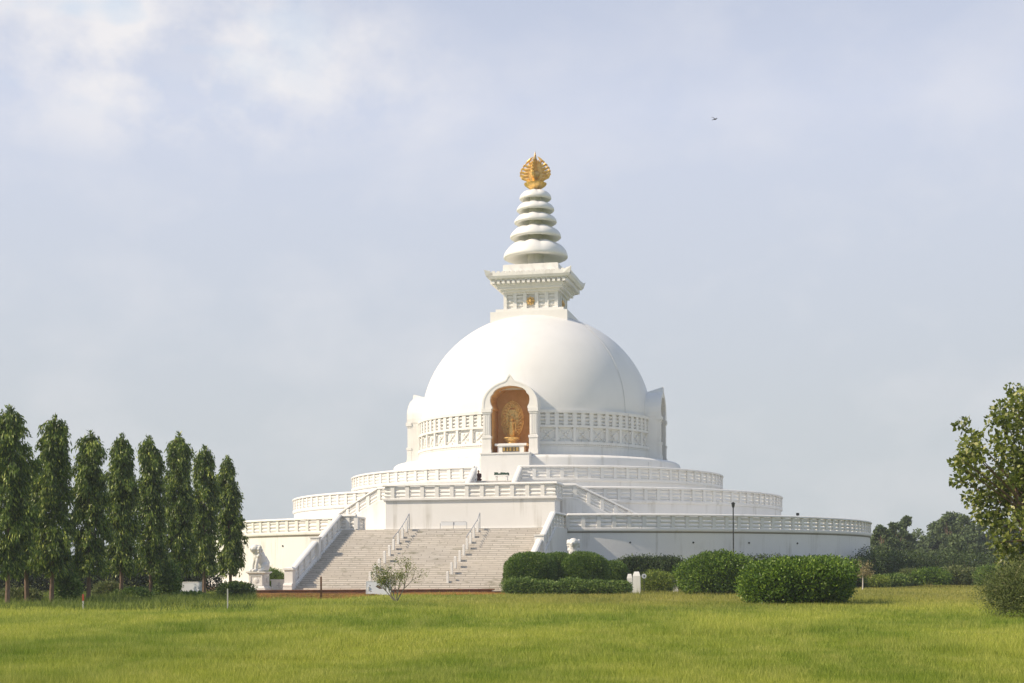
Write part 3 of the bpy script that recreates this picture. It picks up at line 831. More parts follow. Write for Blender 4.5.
# ------------------------------------------------------------------ things on the pagoda
def loc2w(x, y, z): return Mp @ Vector((x, y, z))
al = empty('altar', loc2w(0, -11.55, 11.765), -A0, 'white stone altar with a gold lettered plate, inside the front niche', 'altar')
a = MB(); a.box(-1.18, 1.18, -.42, .42, 0, .78); a.box(-1.42, 1.42, -.52, .52, .78, .98); a.box(-1.25, 1.25, -.47, .47, 0, .1); a.build('altar_block', M_white, al)
npl = MB(); npl.box(-.74, .74, -.47, -.40, .26, .66); plate = npl.build('nameplate', M_dark, al)
gl = MB(); random.seed(5)
for i in range(5):
    x0 = -.60 + i*.30 - .12 + .0
    for z in (.34, .46, .58): gl.box(x0+.02, x0+.23, -.49, -.468, z-.016, z+.016)
    for x in (x0+.05, x0+.125, x0+.20):
        if random.random() < .8: gl.box(x-.014, x+.014, -.495, -.466, .31, .62)
gl.build('lettering', M_gold, plate)

stt = empty('golden_statue', loc2w(-.12, -11.05, 12.75), -A0, 'golden standing child statue before an oval openwork halo, on the altar in the front niche', 'statue')
ab = MB(); ab.frustum(1.5, 1.3, -.98, 0.0); ab.build('pedestal', M_white, stt)
lt = MB(); lt.lathe([(.01, 0), (.5, 0), (.42, .12), (.38, .2), (.62, .38), (.74, .52), (.7, .58), (.4, .56), (.01, .56)], 40,
                    lobe=lambda a, r, z, q: (r*(1 + (.08*abs(math.sin(7*a)) if q in (4, 5, 6) else 0)), z))
lt.build('lotus_base', M_gold2, stt, 40)
fg = MB(); z0 = .56
for s in (-1, 1):
    fg.cap((s*.13, -.05, z0+.05), (s*.13, 0, z0+.55), .085, .12); fg.cap((s*.13, -.10, z0+.04), (s*.13, .02, z0+.05), .06, .06)
fg.cap((0, 0, z0+.25), (0, 0, z0+.85), .25, .2); fg.cap((0, 0, z0+.85), (0, 0, z0+1.3), .2, .23); fg.ell((0, 0, z0+1.32), (.3, .17, .13))
fg.cap((0, 0, z0+1.35), (0, 0, z0+1.55), .09, .09); fg.ell((0, -.02, z0+1.68), (.17, .18, .21)); fg.ell((0, 0, z0+1.87), (.09, .09, .09))
fg.ell((0, -.2, z0+1.66), (.03, .04, .05))
for s in (-1, 1): fg.ell((s*.17, 0, z0+1.66), (.03, .04, .08))
fg.cap((-.28, 0, z0+1.35), (-.40, -.05, z0+1.62), .085, .07); fg.cap((-.40, -.05, z0+1.62), (-.36, -.08, z0+1.95), .065, .05)   # raised arm
fg.cap((.28, 0, z0+1.35), (.38, 0, z0+1.05), .085, .07); fg.cap((.38, 0, z0+1.05), (.36, -.08, z0+.75), .065, .05)
for c, sg in (((-.36, -.08, z0+2.0), 1), ((.36, -.09, z0+.70), -1)):
    fg.ell(c, (.055, .035, .07))
    for k in range(4):
        x = c[0] - .045 + .03*k; L = (.10, .12, .115, .09)[k]*(1.3 if (sg > 0 and k == 1) else 1)
        fg.cap((x, c[1], c[2]+sg*.05), (x*1.0, c[1]-.01, c[2]+sg*(.05+L)), .014, .011, 6)
    fg.cap((c[0]+.05, c[1], c[2]), (c[0]+.10, c[1]-.02, c[2]+sg*.06), .016, .012, 6)
fme = bake_blob(fg, .016, 2); fo = link_mesh('figure', fme, M_gold2, stt)
rb = MB(); rb.lathe([(.27, z0+.12), (.30, z0+.14), (.28, z0+.5), (.24, z0+.9), (.25, z0+.95), (.22, z0+.97)], 32, lobe=lambda a, r, z, q: (r*(1+.05*math.sin(11*a)), z))
rb.build('robe', M_gold2, stt, 60)
hl = MB()
def oval(t, W, c, Ht): return (W*math.sin(t), c - Ht*math.cos(t))
for (W, Ht, r) in ((1.0, 1.62, .045), (.9, 1.5, .03), (.6, 1.12, .04)):
    pts = []
    for i in range(49):
        x, z = oval(2*PI*i/48, W, 2.2, Ht); pts.append((x, .33, z))
    hl.tube(pts, r, 6)
random.seed(3)
for i in range(26):
    t = 2*PI*i/26
    x0_, z0_ = oval(t, .62, 2.2, 1.14); x1_, z1_ = oval(t+.22, .88, 2.2, 1.47)
    hl.tube([(x0_, .33, z0_), ((x0_+x1_)/2+.05, .31, (z0_+z1_)/2), (x1_, .33, z1_)], [.075, .05, .03], 6)
    xm_, zm_ = oval(t+.1, .76, 2.2, 1.31); hl.ell((xm_, .30, zm_), (.09, .04, .10), 8)
for i in range(9):
    for s in (-1, 1):
        z = 1.3 + i*.22; hl.ell((s*(.32+.06*math.sin(i*1.7)), .34, z), (.11, .035, .09), 8)
hl.box(-.56, .56, .36, .38, 1.25, 3.1)
hl.tube([(0, .33, 3.75), (0, .33, 3.9), (0, .33, 4.02)], [.09, .05, .01], 6)
hl.tube([(0, .33, .5), (0, .33, .8)], .08, 8)
hl.build('halo', M_gold2, stt)

# seated person and small table at the head of the upper steps
def skin_mat(n, c): return mat_plain(n, c, .6, 0, .08)
M_skin = skin_mat('skin', (.30, .16, .10)); M_robe = mat_plain('maroon_cloth', (.075, .022, .016), .85, 0, .2); M_hair = mat_plain('dark_hair', (.012, .01, .01), .6)
pe = empty('person', loc2w(-1.75, -17.0, Z3), -A0 - R_(15), 'person in dark maroon clothes sitting at the head of the upper steps', 'person')
b = MB()
b.cap((0, .08, .13), (0, .10, .40), .14, .13); b.cap((0, .10, .40), (0, .06, .58), .13, .12); b.ell((0, .06, .62), (.20, .10, .07)); b.cap((0, .05, .64), (0, .02, .74), .055, .05)
b.ell((0, 0, .83), (.075, .092, .115)); b.ell((0, -.09, .81), (.016, .022, .022)); b.ell((0, -.078, .77), (.03, .015, .01))
for s in (-1, 1):
    b.ell((s*.028, -.082, .84), (.014, .01, .009)); b.ell((s*.077, .005, .82), (.012, .02, .03))
    b.cap((s*.10, .05, .12), (s*.33, -.16, .12), .09, .065); b.cap((s*.33, -.16, .11), (-s*.02, -.24, .065), .058, .042); b.cap((-s*.02, -.24, .05), (-s*.16, -.28, .045), .035, .028)
    b.cap((s*.19, .06, .61), (s*.25, -.02, .36), .052, .04); b.cap((s*.25, -.02, .36), (s*.10, -.20, .25), .038, .028)
    hx, hy, hz = s*.08, -.225, .235; b.ell((hx, hy, hz), (.035, .045, .016))
    for k in range(4): b.cap((hx - s*.012*(k-1.5)*2 - s*.005, hy-.035, hz), (hx - s*.012*(k-1.5)*2 - s*.03, hy-.035-(.055, .07, .065, .05)[k], hz-.015), .0085, .0075, 6)
    b.cap((hx - s*.03, hy+.01, hz+.005), (hx - s*.06, hy-.03, hz+.01), .010, .008, 6)
bo = link_mesh('body', bake_blob(b, .0075, 2), M_skin, pe)
c = MB(); c.cap((0, .08, .12), (0, .10, .40), .165, .155); c.cap((0, .10, .40), (0, .06, .58), .155, .145); c.ell((0, .06, .61), (.235, .125, .08))
for s in (-1, 1):
    c.cap((s*.10, .05, .125), (s*.33, -.16, .125), .11, .085); c.cap((s*.33, -.16, .115), (-s*.0, -.235, .075), .08, .06)
    c.cap((s*.19, .06, .61), (s*.25, -.02, .36), .072, .06); c.cap((s*.25, -.02, .36), (s*.15, -.14, .29), .058, .05)
link_mesh('clothing', bake_blob(c, .014, 3), M_robe, pe)
h = MB(); h.ell((0, .02, .86), (.087, .098, .105)); h.ell((0, .07, .82), (.07, .06, .09))
link_mesh('hair', bake_blob(h, .012, 2), M_hair, pe)

tb = empty('offering_table', loc2w(.15, -16.4, Z3), -A0, 'small white table with a dark green top, in front of the niche base', 'table')
t = MB(); t.box(-.58, .58, -.28, .28, .46, .54); t.build('table_top', M_white, tb)
for sx in (-1, 1):
    t = MB(); t.box(sx*.46-.05, sx*.46+.05, -.22, .22, 0, .46); t.build('leg', M_white, tb)
t = MB()
random.seed(2)
for i in range(9): x = -.55 + i*.135; t.box(x-.05, x+.05, -.24, .24, .54, .72 + random.uniform(-.05, .06))
t.box(-.62, .62, -.2, .2, .541, .66)
t.build('cloth_bundle', mat_plain('dark_green_cloth', (.03, .075, .05), .8), tb)

br = empty('steel_barrier', loc2w(-.9, -29.0, ZT), -A0, 'low steel barrier standing at the head of the wide stairs', 'barrier')
t = MB(); t.tube([(-1.05, 0, 0), (-1.05, 0, .62), (-.97, 0, .70), (.97, 0, .70), (1.05, 0, .62), (1.05, 0, 0)], .022, 8); t.build('frame', M_steel, br)
t = MB(); t.box(-1.02, 1.02, -.015, .015, .42, .67); t.build('panel', M_panel, br)
t = MB(); t.tube([(0, -.04, 0), (0, -.04, .70)], .022, 8); t.build('leg', M_steel, br)

fx = empty('floodlight', loc2w(*pol(24.6, 91, Z1+1.35+.65)), R_(60), 'small dark floodlight at the right end of the middle terrace', 'floodlight')
t = MB(); t.box(-.16, .16, -.1, .1, 0, .24); t.build('lamp_housing', M_dark, fx)
t = MB(); t.tube([(0, 0, -2.0), (0, 0, 0)], .035, 6); t.build('bracket', M_dark, fx)

# ------------------------------------------------------------------ lions
def make_lion_mesh():
    b = MB()     # faces -Y, sits on z = 0, about 1.9 m tall
    b.ell((0, .38, .36), (.36, .40, .36)); b.cap((0, .34, .45), (0, .02, 1.15), .40, .36); b.ell((0, -.14, 1.02), (.33, .28, .34))
    b.cap((0, -.12, 1.15), (0, -.22, 1.42), .27, .27)
    b.ell((0, -.28, 1.56), (.33, .31, .29)); b.cap((0, -.1, 1.2), (0, -.18, 1.5), .34, .33); b.ell((0, -.50, 1.48), (.19, .19, .15)); b.ell((0, -.49, 1.36), (.15, .15, .07)); b.ell((0, -.68, 1.54), (.08, .05, .05))
    for s in (-1, 1):
        b.cap((s*.20, -.18, .95), (s*.21, -.34, .45), .14, .10); b.cap((s*.21, -.34, .45), (s*.21, -.36, .10), .10, .11); b.ell((s*.21, -.45, .09), (.14, .19, .10))
        for k in (-1, 0, 1): b.ell((s*.21 + k*.08, -.60, .07), (.045, .07, .07), 8)
        b.ell((s*.33, .30, .34), (.18, .34, .32)); b.cap((s*.36, .12, .20), (s*.36, -.10, .10), .14, .11); b.ell((s*.36, -.14, .09), (.12, .16, .09))
        b.ell((s*.30, -.20, 1.62), (.07, .09, .13)); b.ell((s*.11, -.52, 1.62), (.07, .06, .06))
        for k in range(1, 6):     # mane curls
            a = -.5 + k*.42; b.ell((s*(.33+.03*math.sin(k)), -.18 + .05*math.sin(k*2), 1.80 - k*.15), .12, 10)
        for k in range(3): b.ell((s*(.10+.1*k), -.02 + .02*k, 1.72-.14*k), .11, 10)
    for k in range(4): b.ell((0, -.36 + .03*k, 1.22 - .13*k), (.15-.02*k, .08, .09), 10)
    b.cap((0, .66, .15), (0, .70, .6), .12, .14); b.cap((0, .70, .6), (0, .56, 1.0), .14, .06)
    return bake_blob(b, .026, 1)
lion_me = make_lion_mesh()
def lion(px, d, rz, hp, label, bx=0):
    p = at(px, d, G0 + .012)
    e = empty('guardian_pedestal', p, -A0, label[1], 'pedestal', 'pedestals of the guardian lions')
    t = MB(); t.box(-.72, .72, -.72, .72, 0, .16); t.frustum(1.24, 1.12, .16, .28); 
    t.build('base', M_statue, e)
    t = MB(); t.box(-.52, .52, -.52, .52, .28, hp-.2)
    for q in range(4):
        M = Matrix.Rotation(PI/2*q, 4, 'Z')
        for a_, b_, c_, d_ in ((-.45, .45, .30, .38), (-.45, .45, hp-.32, hp-.24), (-.45, -.37, .38, hp-.32), (.37, .45, .38, hp-.32)): t.box(a_, b_, -.56, -.5, c_, d_, M)
        t.ell(M @ Vector((0, -.52, (hp+.05)/2)), (.2, .06, .2), 10)
    t.build('shaft', M_statue, e)
    t = MB(); t.frustum(1.04, 1.3, hp-.2, hp-.08); t.box(-.68, .68, -.68, .68, hp-.08, hp); t.build('top_slab', M_statue, e)
    l = link_mesh('lion_statue', lion_me, M_statue); l.location = p + Vector((0, 0, hp-.01)); l.rotation_euler = (0, 0, rz)
    tag(l, label[0], 'statue', 'seated guardian lions flanking the stairs')
lion(259, 133, R_(-48), 1.25, ('seated white guardian lion left of the wide stairs, beside the tall dark trees', 'white stone pedestal under the guardian lion left of the stairs'))
lion(574, 132.5, R_(-10), 1.55, ('seated white guardian lion whose head shows above the clipped hedge', 'white stone pedestal behind the clipped hedge, under the lion on the right'))

# ------------------------------------------------------------------ foliage tools
rng = np.random.default_rng(11)
def unit(n):
    v = rng.normal(size=(n, 3)); return v/np.linalg.norm(v, axis=1, keepdims=True)
def norm(v): return v/np.maximum(np.linalg.norm(v, axis=1, keepdims=True), 1e-9)
def leaves_mesh(name, P, A, L, W, bend=.0):
    """diamond leaves: base P, axis A, length L, width W"""
    n = len(P); A = norm(A); S = norm(np.cross(A, unit(n)))
    L = np.broadcast_to(np.asarray(L, float), (n,))[:, None]; W = np.broadcast_to(np.asarray(W, float), (n,))[:, None]
    V = np.empty((n, 4, 3)); V[:, 0] = P; V[:, 1] = P + A*L*.45 + S*W*.5; V[:, 2] = P + A*L; V[:, 3] = P + A*L*.45 - S*W*.5
    if bend: V[:, 2, 2] -= bend*L[:, 0]
    me = bpy.data.meshes.new(name); me.vertices.add(4*n); me.vertices.foreach_set('co', V.reshape(-1))
    me.loops.add(4*n); me.loops.foreach_set('vertex_index', np.arange(4*n, dtype=np.int32))
    me.polygons.add(n); me.polygons.foreach_set('loop_start', np.arange(0, 4*n, 4, dtype=np.int32))
    me.update(calc_edges=True); return me
def cat(*a): return np.concatenate(a)

def bush_leaves(rx, ry, h, n, leaf, lumps=9, amp=.16, boxy=2.0, shell=.22, up=.25, fuzz=.05, base=.08, wratio=.55):
    """leaves through a lumpy half-egg from the ground to height h"""
    D = unit(n*2); D = D[D[:, 2] > -.75][:n]; n = len(D)
    e = boxy; den = (np.abs(D)**e).sum(1)**(1/e); Q = D/den[:, None]
    rad = np.ones(n); lv = unit(lumps); lv[:, 2] = np.abs(lv[:, 2])
    for k in range(lumps):
        c = np.clip((D*lv[k]).sum(1), -1, 1); rad += amp*rng.uniform(-.7, 1)*np.exp(-(np.arccos(c)/.42)**2)
    sv = unit(90)
    for k in range(90):
        c = np.clip((D*sv[k]).sum(1), -1, 1); rad += amp*.6*rng.uniform(-.8, 1)*np.exp(-(np.arccos(c)/.14)**2)
    t = 1 - shell*rng.random(n)**1.6 * 2.2; t = np.clip(t, .2, 1) + fuzz*rng.normal(size=n)
    inn_ = rng.random(n) < .3; t = np.where(inn_, rng.random(n)**.6*.75 + .1, t)
    P = Q*(rad*t)[:, None]*np.array([rx, ry, h*.56]); P[:, 2] += h*.47
    P[:, 2] = np.where(P[:, 2] < base, base + rng.random(n)*h*.25, P[:, 2])
    A = norm(D*.8 + unit(n)*.9 + np.array([0, 0, up]))
    big = np.where(inn_, 2.2, 1.0)
    return P, A, big*leaf*rng.uniform(.6, 1.25, n), big*leaf*wratio*rng.uniform(.7, 1.2, n)
def stems(h, n, spread, r, mat=M_bark, parent=None, name='stem', z0=-.05):
    t = MB()
    for i in range(n):
        a = 2*PI*i/n + random.random(); dx, dy = math.cos(a)*spread, math.sin(a)*spread
        t.tube([(dx*.08, dy*.08, z0), (dx*.4, dy*.4, h*.35), (dx*.85, dy*.85, h*.75)], [r, r*.7, r*.25], 6)
    return t.build(name, mat, parent)
def bush(px, d, rx, ry, h, n, leaf, mat, label, cat_='shrub', name='shrub', group=None, rz=0, **k):
    e = empty(name, at(px, d, 0), rz, label, cat_, group)
    P, A, L, W = bush_leaves(rx, ry, h, n, leaf, **k)
    link_mesh('foliage', leaves_mesh('foliage', P, A, L, W), mat, e)
    stems(h, 6, min(rx, ry)*.6, .035, M_bark, e); return e

# mast trees -----------------------------------------------------------
def mast_tree(px, d, ztop, w, zb, seed, label, cw=1.0):
    global rng
    rng = np.random.default_rng(seed); random.seed(seed)
    e = empty('mast_tree', at(px, d, 0), 0, label, 'tree', 'row of tall narrow trees at the left')
    H = ztop - zb
    t = MB(); lean = random.uniform(-.22, .22)
    t.tube([(0, 0, -.1), (lean*.2, 0, zb*.6), (lean*.6, 0, zb + H*.4), (lean, 0, ztop-.3)], [.125, .10, .075, .02], 10)
    t.build('trunk', M_bark, e)
    nc = int(215*H/7); Ps = []; As = []
    hz_ = (np.arange(nc) + rng.random(nc))/nc
    br = MB()
    for i in range(nc):
        f = hz_[i]; z = zb + .35 + (H-.45)*f
        prof = w*.32*(1 - max(0, (f-random.uniform(.42, .6))/.5)**1.8*.80)*(1 - .18*max(0, (.15-f)/.15)) * (0.74 + .26*math.sin(f*(7+seed % 5)+seed*1.7) ** 2)
        a = random.random()*2*PI; rr = prof*math.sqrt(random.uniform(.05, 1.0))*random.choice((.8, .95, 1, 1.05, 1.15, 1.6)); n = int(random.uniform(60, 120))
        c = np.array([rr*math.cos(a) + lean*f, rr*math.sin(a), z])
        o = np.array([math.cos(a), math.sin(a), 0])
        k = rng.random((n, 1))                        # hanging spray: leaves set along a drooping twig
        P = c + o*(.02+.18*k) + np.array([0, 0, -1])*(.50*k**1.3) + rng.normal(size=(n, 3))*np.array([.10, .10, .07])
        A = o*.30 + np.array([0, 0, -1.0]) + rng.normal(size=(n, 3))*.33
        Ps.append(P); As.append(A)
        if i % 6 == 0: br.tube([(lean*f, 0, z+.1), (c[0]*.6, c[1]*.6, z+.12), tuple(c)], [.02, .015, .008], 4)
    ni = 1500; fz_ = rng.random(ni); ai = rng.random(ni)*2*PI; ri = w*.22*np.sqrt(rng.random(ni))*(1 - .75*np.clip((fz_-.6)/.4, 0, 1))
    Ps.append(np.stack([ri*np.cos(ai) + lean*fz_, ri*np.sin(ai), zb + .4 + (H-.9)*fz_], -1)); As.append(rng.normal(size=(ni, 3))*.5 + np.array([0, 0, -1]))
    P = np.concatenate(Ps); A = np.concatenate(As)
    ns = 60; S = np.stack([rng.normal(size=ns)*.06 + lean, rng.normal(size=ns)*.06, ztop - .35 + .4*rng.random(ns)], -1)
    P = cat(P, S); A = cat(A, rng.normal(size=(ns, 3))*.5 + np.array([0, 0, .5]))
    n = len(P)
    link_mesh('crown', leaves_mesh('crown', P, A, .23*rng.uniform(.6, 1.3, n), .068*rng.uniform(.7, 1.3, n)), L_mast, e)
    br.build('branch', M_bark, e)
mt = [(7, 90, 405, 2.7, 1.5, 'leftmost and tallest narrow tree, cut by the left edge'),
      (27, 97, 452, 2.0, 1.6, 'shorter narrow tree squeezed between the first and second tall ones at the left'),
      (51, 94, 415, 2.35, 1.5, 'second tall narrow tree from the left edge, pointed top'),
      (88, 98, 431, 2.4, 1.5, 'narrow tree with a broad skirt, third tall one, behind the white stake'),
      (121, 103, 434, 2.15, 1.55, 'narrow tree with bare trunk right of the broad skirted one'),
      (151, 108, 436, 2.15, 1.55, 'slim tree near the row middle, brown trunk beside a bright green shrub'),
      (178, 113, 433, 2.2, 1.55, 'narrow dark tree third from the right end of the row, trunk hidden by shrub'),
      (204, 118, 446, 2.1, 1.55, 'narrow tree second from the right end, in front of the white notice board'),
      (231, 123, 456, 2.05, 1.5, 'last and lowest narrow tree of the row, nearest the pagoda')]
for i, (px, d, yt, w, zb, lab) in enumerate(mt): mast_tree(px, d, zat(yt, d), w, zb, 20+i, lab)

rng = np.random.default_rng(5); random.seed(5)
# understorey at the left
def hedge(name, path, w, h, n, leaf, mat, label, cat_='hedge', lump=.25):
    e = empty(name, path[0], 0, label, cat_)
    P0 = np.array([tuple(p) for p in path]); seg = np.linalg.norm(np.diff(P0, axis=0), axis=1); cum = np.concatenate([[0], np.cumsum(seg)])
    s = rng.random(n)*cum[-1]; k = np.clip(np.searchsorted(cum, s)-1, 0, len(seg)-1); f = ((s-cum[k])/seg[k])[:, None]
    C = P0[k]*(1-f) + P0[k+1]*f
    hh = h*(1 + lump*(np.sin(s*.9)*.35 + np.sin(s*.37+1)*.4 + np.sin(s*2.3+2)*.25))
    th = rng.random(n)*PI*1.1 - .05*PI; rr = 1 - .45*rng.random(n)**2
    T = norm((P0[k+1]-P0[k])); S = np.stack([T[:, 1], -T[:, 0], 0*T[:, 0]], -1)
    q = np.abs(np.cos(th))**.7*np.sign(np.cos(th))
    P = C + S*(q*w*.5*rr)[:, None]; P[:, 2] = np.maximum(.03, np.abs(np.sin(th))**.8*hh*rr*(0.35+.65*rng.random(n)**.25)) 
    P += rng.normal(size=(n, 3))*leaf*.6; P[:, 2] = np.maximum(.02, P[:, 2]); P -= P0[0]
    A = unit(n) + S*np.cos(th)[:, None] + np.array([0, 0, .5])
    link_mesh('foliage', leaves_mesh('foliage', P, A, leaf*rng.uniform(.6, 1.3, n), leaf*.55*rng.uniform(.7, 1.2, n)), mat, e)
    t = MB(); L = cum[-1]; m = int(L/1.6)
    for i in range(m):
        ss = L*(i+.5)/m; kk = min(np.searchsorted(cum, ss)-1, len(seg)-1); p = P0[kk] + (P0[kk+1]-P0[kk])*((ss-cum[kk])/seg[kk]) - P0[0]
        if i == 0:
            t.tube([(0, 0, -.05), (.1, .05, h*.35)], [.06, .05], 6); t.tube([(.1, .05, h*.33), (-.2, .1, h*.7)], [.04, .02], 5); t.tube([(.1, .05, h*.33), (.35, -.1, h*.7)], [.04, .02], 5)
            so = t.build('stem', M_bark, e)
        else: so = link_mesh('stem', so.data, None, e)
        so.location = (p[0], p[1], 0); so.rotation_euler = (0, 0, i*2.4)
    return e
hedge('hedge', [at(-60, 142), at(60, 143), at(150, 142), at(214, 140)], 3.4, 2.5, 42000, .19, mat_leaf('thicket_leaf_shade_tone', (.012, .024, .007), (.028, .048, .012), None, .05, .7), 'dark thicket behind the trunks of the narrow trees')  # leaf colour deepened to stand in for the shade behind the trunks
bush(235, 112, 1.1, .8, .95, 5200, .10, L_dark, 'dark green shrub at the foot of the last narrow tree', rz=.3)
bush(166, 108.5, .75, .7, 1.75, 6500, .13, L_low, 'upright bright green shrub between the narrow trunks', boxy=2, amp=.3, fuzz=.1)
bush(68, 95, .62, .5, 1.5, 3200, .13, L_low, 'upright light green shrub right of the second tall trunk', amp=.35, fuzz=.12)
bush(108, 106, .9, .6, 1.05, 3000, .09, L_dull, 'dull straw green shrub between the row trunks', amp=.3, fuzz=.12)
bush(190, 104, .95, .6, .42, 4200, .10, L_low, 'low green shrub below the white notice board', amp=.3)
bush(20, 98, 1.3, .7, .75, 3400, .09, L_dull, 'low dull shrub by the leftmost trunk', amp=.3, fuzz=.1)
bush(133, 103, 1.1, .6, .7, 3000, .08, L_low, 'low weedy shrub by the middle trunks', amp=.3, fuzz=.1)
bush(273, 138, 1.0, .9, 1.7, 7000, .09, L_low, 'bushy green shrub between the left lion and the stairs', amp=.3)

# clipped hedge balls
bush(531, 127.5, 1.75, 1.35, 2.62, 42000, .09, L_hedge, 'large clipped round shrub, leftmost in front of the stairs', 'clipped shrub', 'clipped_shrub', 'clipped shrubs right of the stairs', boxy=2.4, amp=.07, shell=.1, fuzz=.02, lumps=9)
bush(558, 129.5, 1.35, 1.25, 2.62, 34000, .09, L_hedge, 'middle clipped shrub squeezed between two larger round ones', 'clipped shrub', 'clipped_shrub', 'clipped shrubs right of the stairs', boxy=2.2, amp=.08, shell=.1, fuzz=.02)
bush(584, 128, 1.65, 1.35, 2.60, 42000, .09, L_hedge, 'clipped round shrub below the lion head', 'clipped shrub', 'clipped_shrub', 'clipped shrubs right of the stairs', boxy=2.25, amp=.07, shell=.1, fuzz=.02)
bush(613, 134, 1.15, 1.1, 2.05, 24000, .09, L_hedge, 'smallest clipped shrub, at the right end of the round ones', 'clipped shrub', 'clipped_shrub', 'clipped shrubs right of the stairs', boxy=2.25, amp=.07, shell=.1, fuzz=.02)
# low loose shrubs before them
for px, rx, h, lab in ((521, 1.15, 1.0, 'low loose shrub at the left end, below the leftmost clipped ball'), (545, 1.1, .85, 'low loose shrub below the gap of the clipped balls'),
                       (571, 1.1, .95, 'low loose shrub below the lion and the third clipped ball'), (597, 1.1, .85, 'low loose shrub second from the right end of the low row'), (619, .75, .8, 'low loose shrub just left of the white stone pillars')):
    bush(px, 123.5, rx, .7, h, 5500, .10, L_low, lab, group='low loose shrubs before the clipped ones', amp=.25, fuzz=.07, boxy=2.4)
# big bushes
bush(719, 118, 2.3, 1.9, 2.32, 38000, .14, L_bush, 'big leafy bush behind the nearest one, below the lamp post', 'bush', 'bush', 'large leafy bushes on the lawn', amp=.18, fuzz=.045, boxy=2.35, shell=.16, lumps=22)
bush(796, 83.5, 2.4, 1.9, 1.88, 46000, .13, L_bush, 'largest leafy bush, standing nearest on the lawn right of the middle', 'bush', 'bush', 'large leafy bushes on the lawn', amp=.18, fuzz=.045, boxy=2.4, shell=.16, lumps=24)
# dark flat topped shrubs
L_hdg = mat_leaf('hedge_shade_leaf', (.03, .055, .015), (.065, .105, .025), (.12, .17, .045), .15, .55)
bush(640, 142, 2.0, 1.4, 2.42, 14000, .14, L_hdg, 'dark flat topped shrub behind the white stone pillars', amp=.15, boxy=3, fuzz=.06)
bush(666, 143.5, 1.6, 1.4, 2.42, 12000, .14, L_hdg, 'dark flat topped shrub left of the big bushes', amp=.15, boxy=3, fuzz=.06)
bush(658, 132, 1.25, .9, 1.35, 8000, .10, L_yel, 'yellow green shrub between the white pillars and the big bush', amp=.25, fuzz=.08)
hedge('hedge', [at(740, 147), at(800, 150), at(862, 160)], 2.4, 2.5, 30000, .17, L_hdg, 'dark hedge along the lowest terrace wall, mostly hidden by the big leafy bushes', lump=.08)
hedge('hedge', [at(866, 163), at(915, 182), at(1075, 190), at(1220, 194)], 2.8, 3.2, 60000, .17, L_hdg, 'long dark hedge at the far lawn edge, below the distant trees', lump=.08)
# small shrubs along the far edge of the lawn
for px, d, rx, h, m_, lab in ((893, 158, 1.4, 1.1, L_low, 'low green shrub right of the pinkish sapling'), (909, 160, .9, 1.5, L_dull, 'dull straw coloured shrub before the dark hedge'),
        (931, 158, 1.6, 1.6, L_bush, 'rounded bright green shrub before the dark hedge'), (953, 160, 1.2, 1.6, L_dull, 'brownish shrub right of the rounded green one'),
        (971, 162, 1.4, 1.5, L_dull, 'wide dull shrub near the right edge hedge'), (991, 156, 1.4, 1.7, L_low, 'green shrub at the far lawn edge beside the large twiggy shrub'),
        (876, 156, 1.1, 1.0, L_yel, 'small green shrub under the dark hedge, nearest the terrace end')):
    bush(px, d, rx, .9, h, 4500, .12, m_, lab, group='small shrubs along the far lawn edge', amp=.28, fuzz=.09)
# right foreground shrub
bush(1041, 58, 1.85, 1.6, 1.75, 30000, .07, L_dull, 'large loose twiggy shrub at the right edge', amp=.12, fuzz=.09, shell=.25, up=.5, wratio=.3, base=.03)

# sapling with pinkish leaves
def sapling(px, d, h, n, leaf, mat, bark, label, r=.05, spread=.5):
    e = empty('sapling', at(px, d, 0), 0, label, 'sapling')
    t = MB(); t.tube([(0, 0, -.05), (.02, 0, h*.4), (-.02, 0, h*.9)], [r, r*.7, r*.3], 7); t.build('trunk', bark, e)
    C = rng.normal(size=(12, 3))*np.array([spread*.45, spread*.45, h*.14]) + np.array([0, 0, h*.72]); k = rng.integers(0, 12, n)
    P = C[k] + rng.normal(size=(n, 3))*.14; A = unit(n)
    link_mesh('crown', leaves_mesh('crown', P, A, leaf*rng.uniform(.6, 1.2, n), leaf*.5), mat, e)
sapling(862.5, 140, 1.9, 900, .13, L_pink, mat_bark('pale_bark', (.5, .45, .42), (.65, .6, .56)), 'small sapling with pale trunk and pinkish leaves', .05, .75)

# sparse bush in front of the stairs
def sparse_bush():
    random.seed(9)
    e = empty('sparse_shrub', at(396, 96, 0), 0, 'sparse half bare shrub with forked grey stems, in front of the stairs', 'shrub')
    t = MB(); tips = []
    def grow(p, d, L, r, lvl):
        q = p + d*L; t.tube([tuple(p), tuple((p+q)/2 + Vector((random.uniform(-.03, .03), 0, 0))), tuple(q)], [r, r*.85, r*.65], 5)
        if lvl == 0: tips.append(q); return
        if lvl < 3: tips.append(q)
        for k in range(random.choice((2, 3))):
            nd = (d + Vector((random.uniform(-.6, .6), random.uniform(-.6, .6), random.uniform(-.15, .45)))).normalized()
            grow(q, nd, L*random.uniform(.6, .85), r*.62, lvl-1)
    for dx, dy, L in ((-.85, .1, .75), (-.3, .4, .55), (.55, -.1, .8), (.15, -.3, .55), (-.6, -.3, .5)):
        grow(Vector((0, 0, -.03)), Vector((dx, dy, 1)).normalized(), L, .034, 3)
    t.build('branch', M_twig, e)
    P = []; 
    for q in tips:
        n = random.choice((8, 14, 22, 34)); P.append(np.array(q) + rng.normal(size=(n, 3))*.11)
    P = np.concatenate(P); link_mesh('foliage', leaves_mesh('foliage', P, unit(len(P)) + np.array([0, 0, .3]), .08*rng.uniform(.6, 1.3, len(P)), .04), L_spr, e)
sparse_bush()

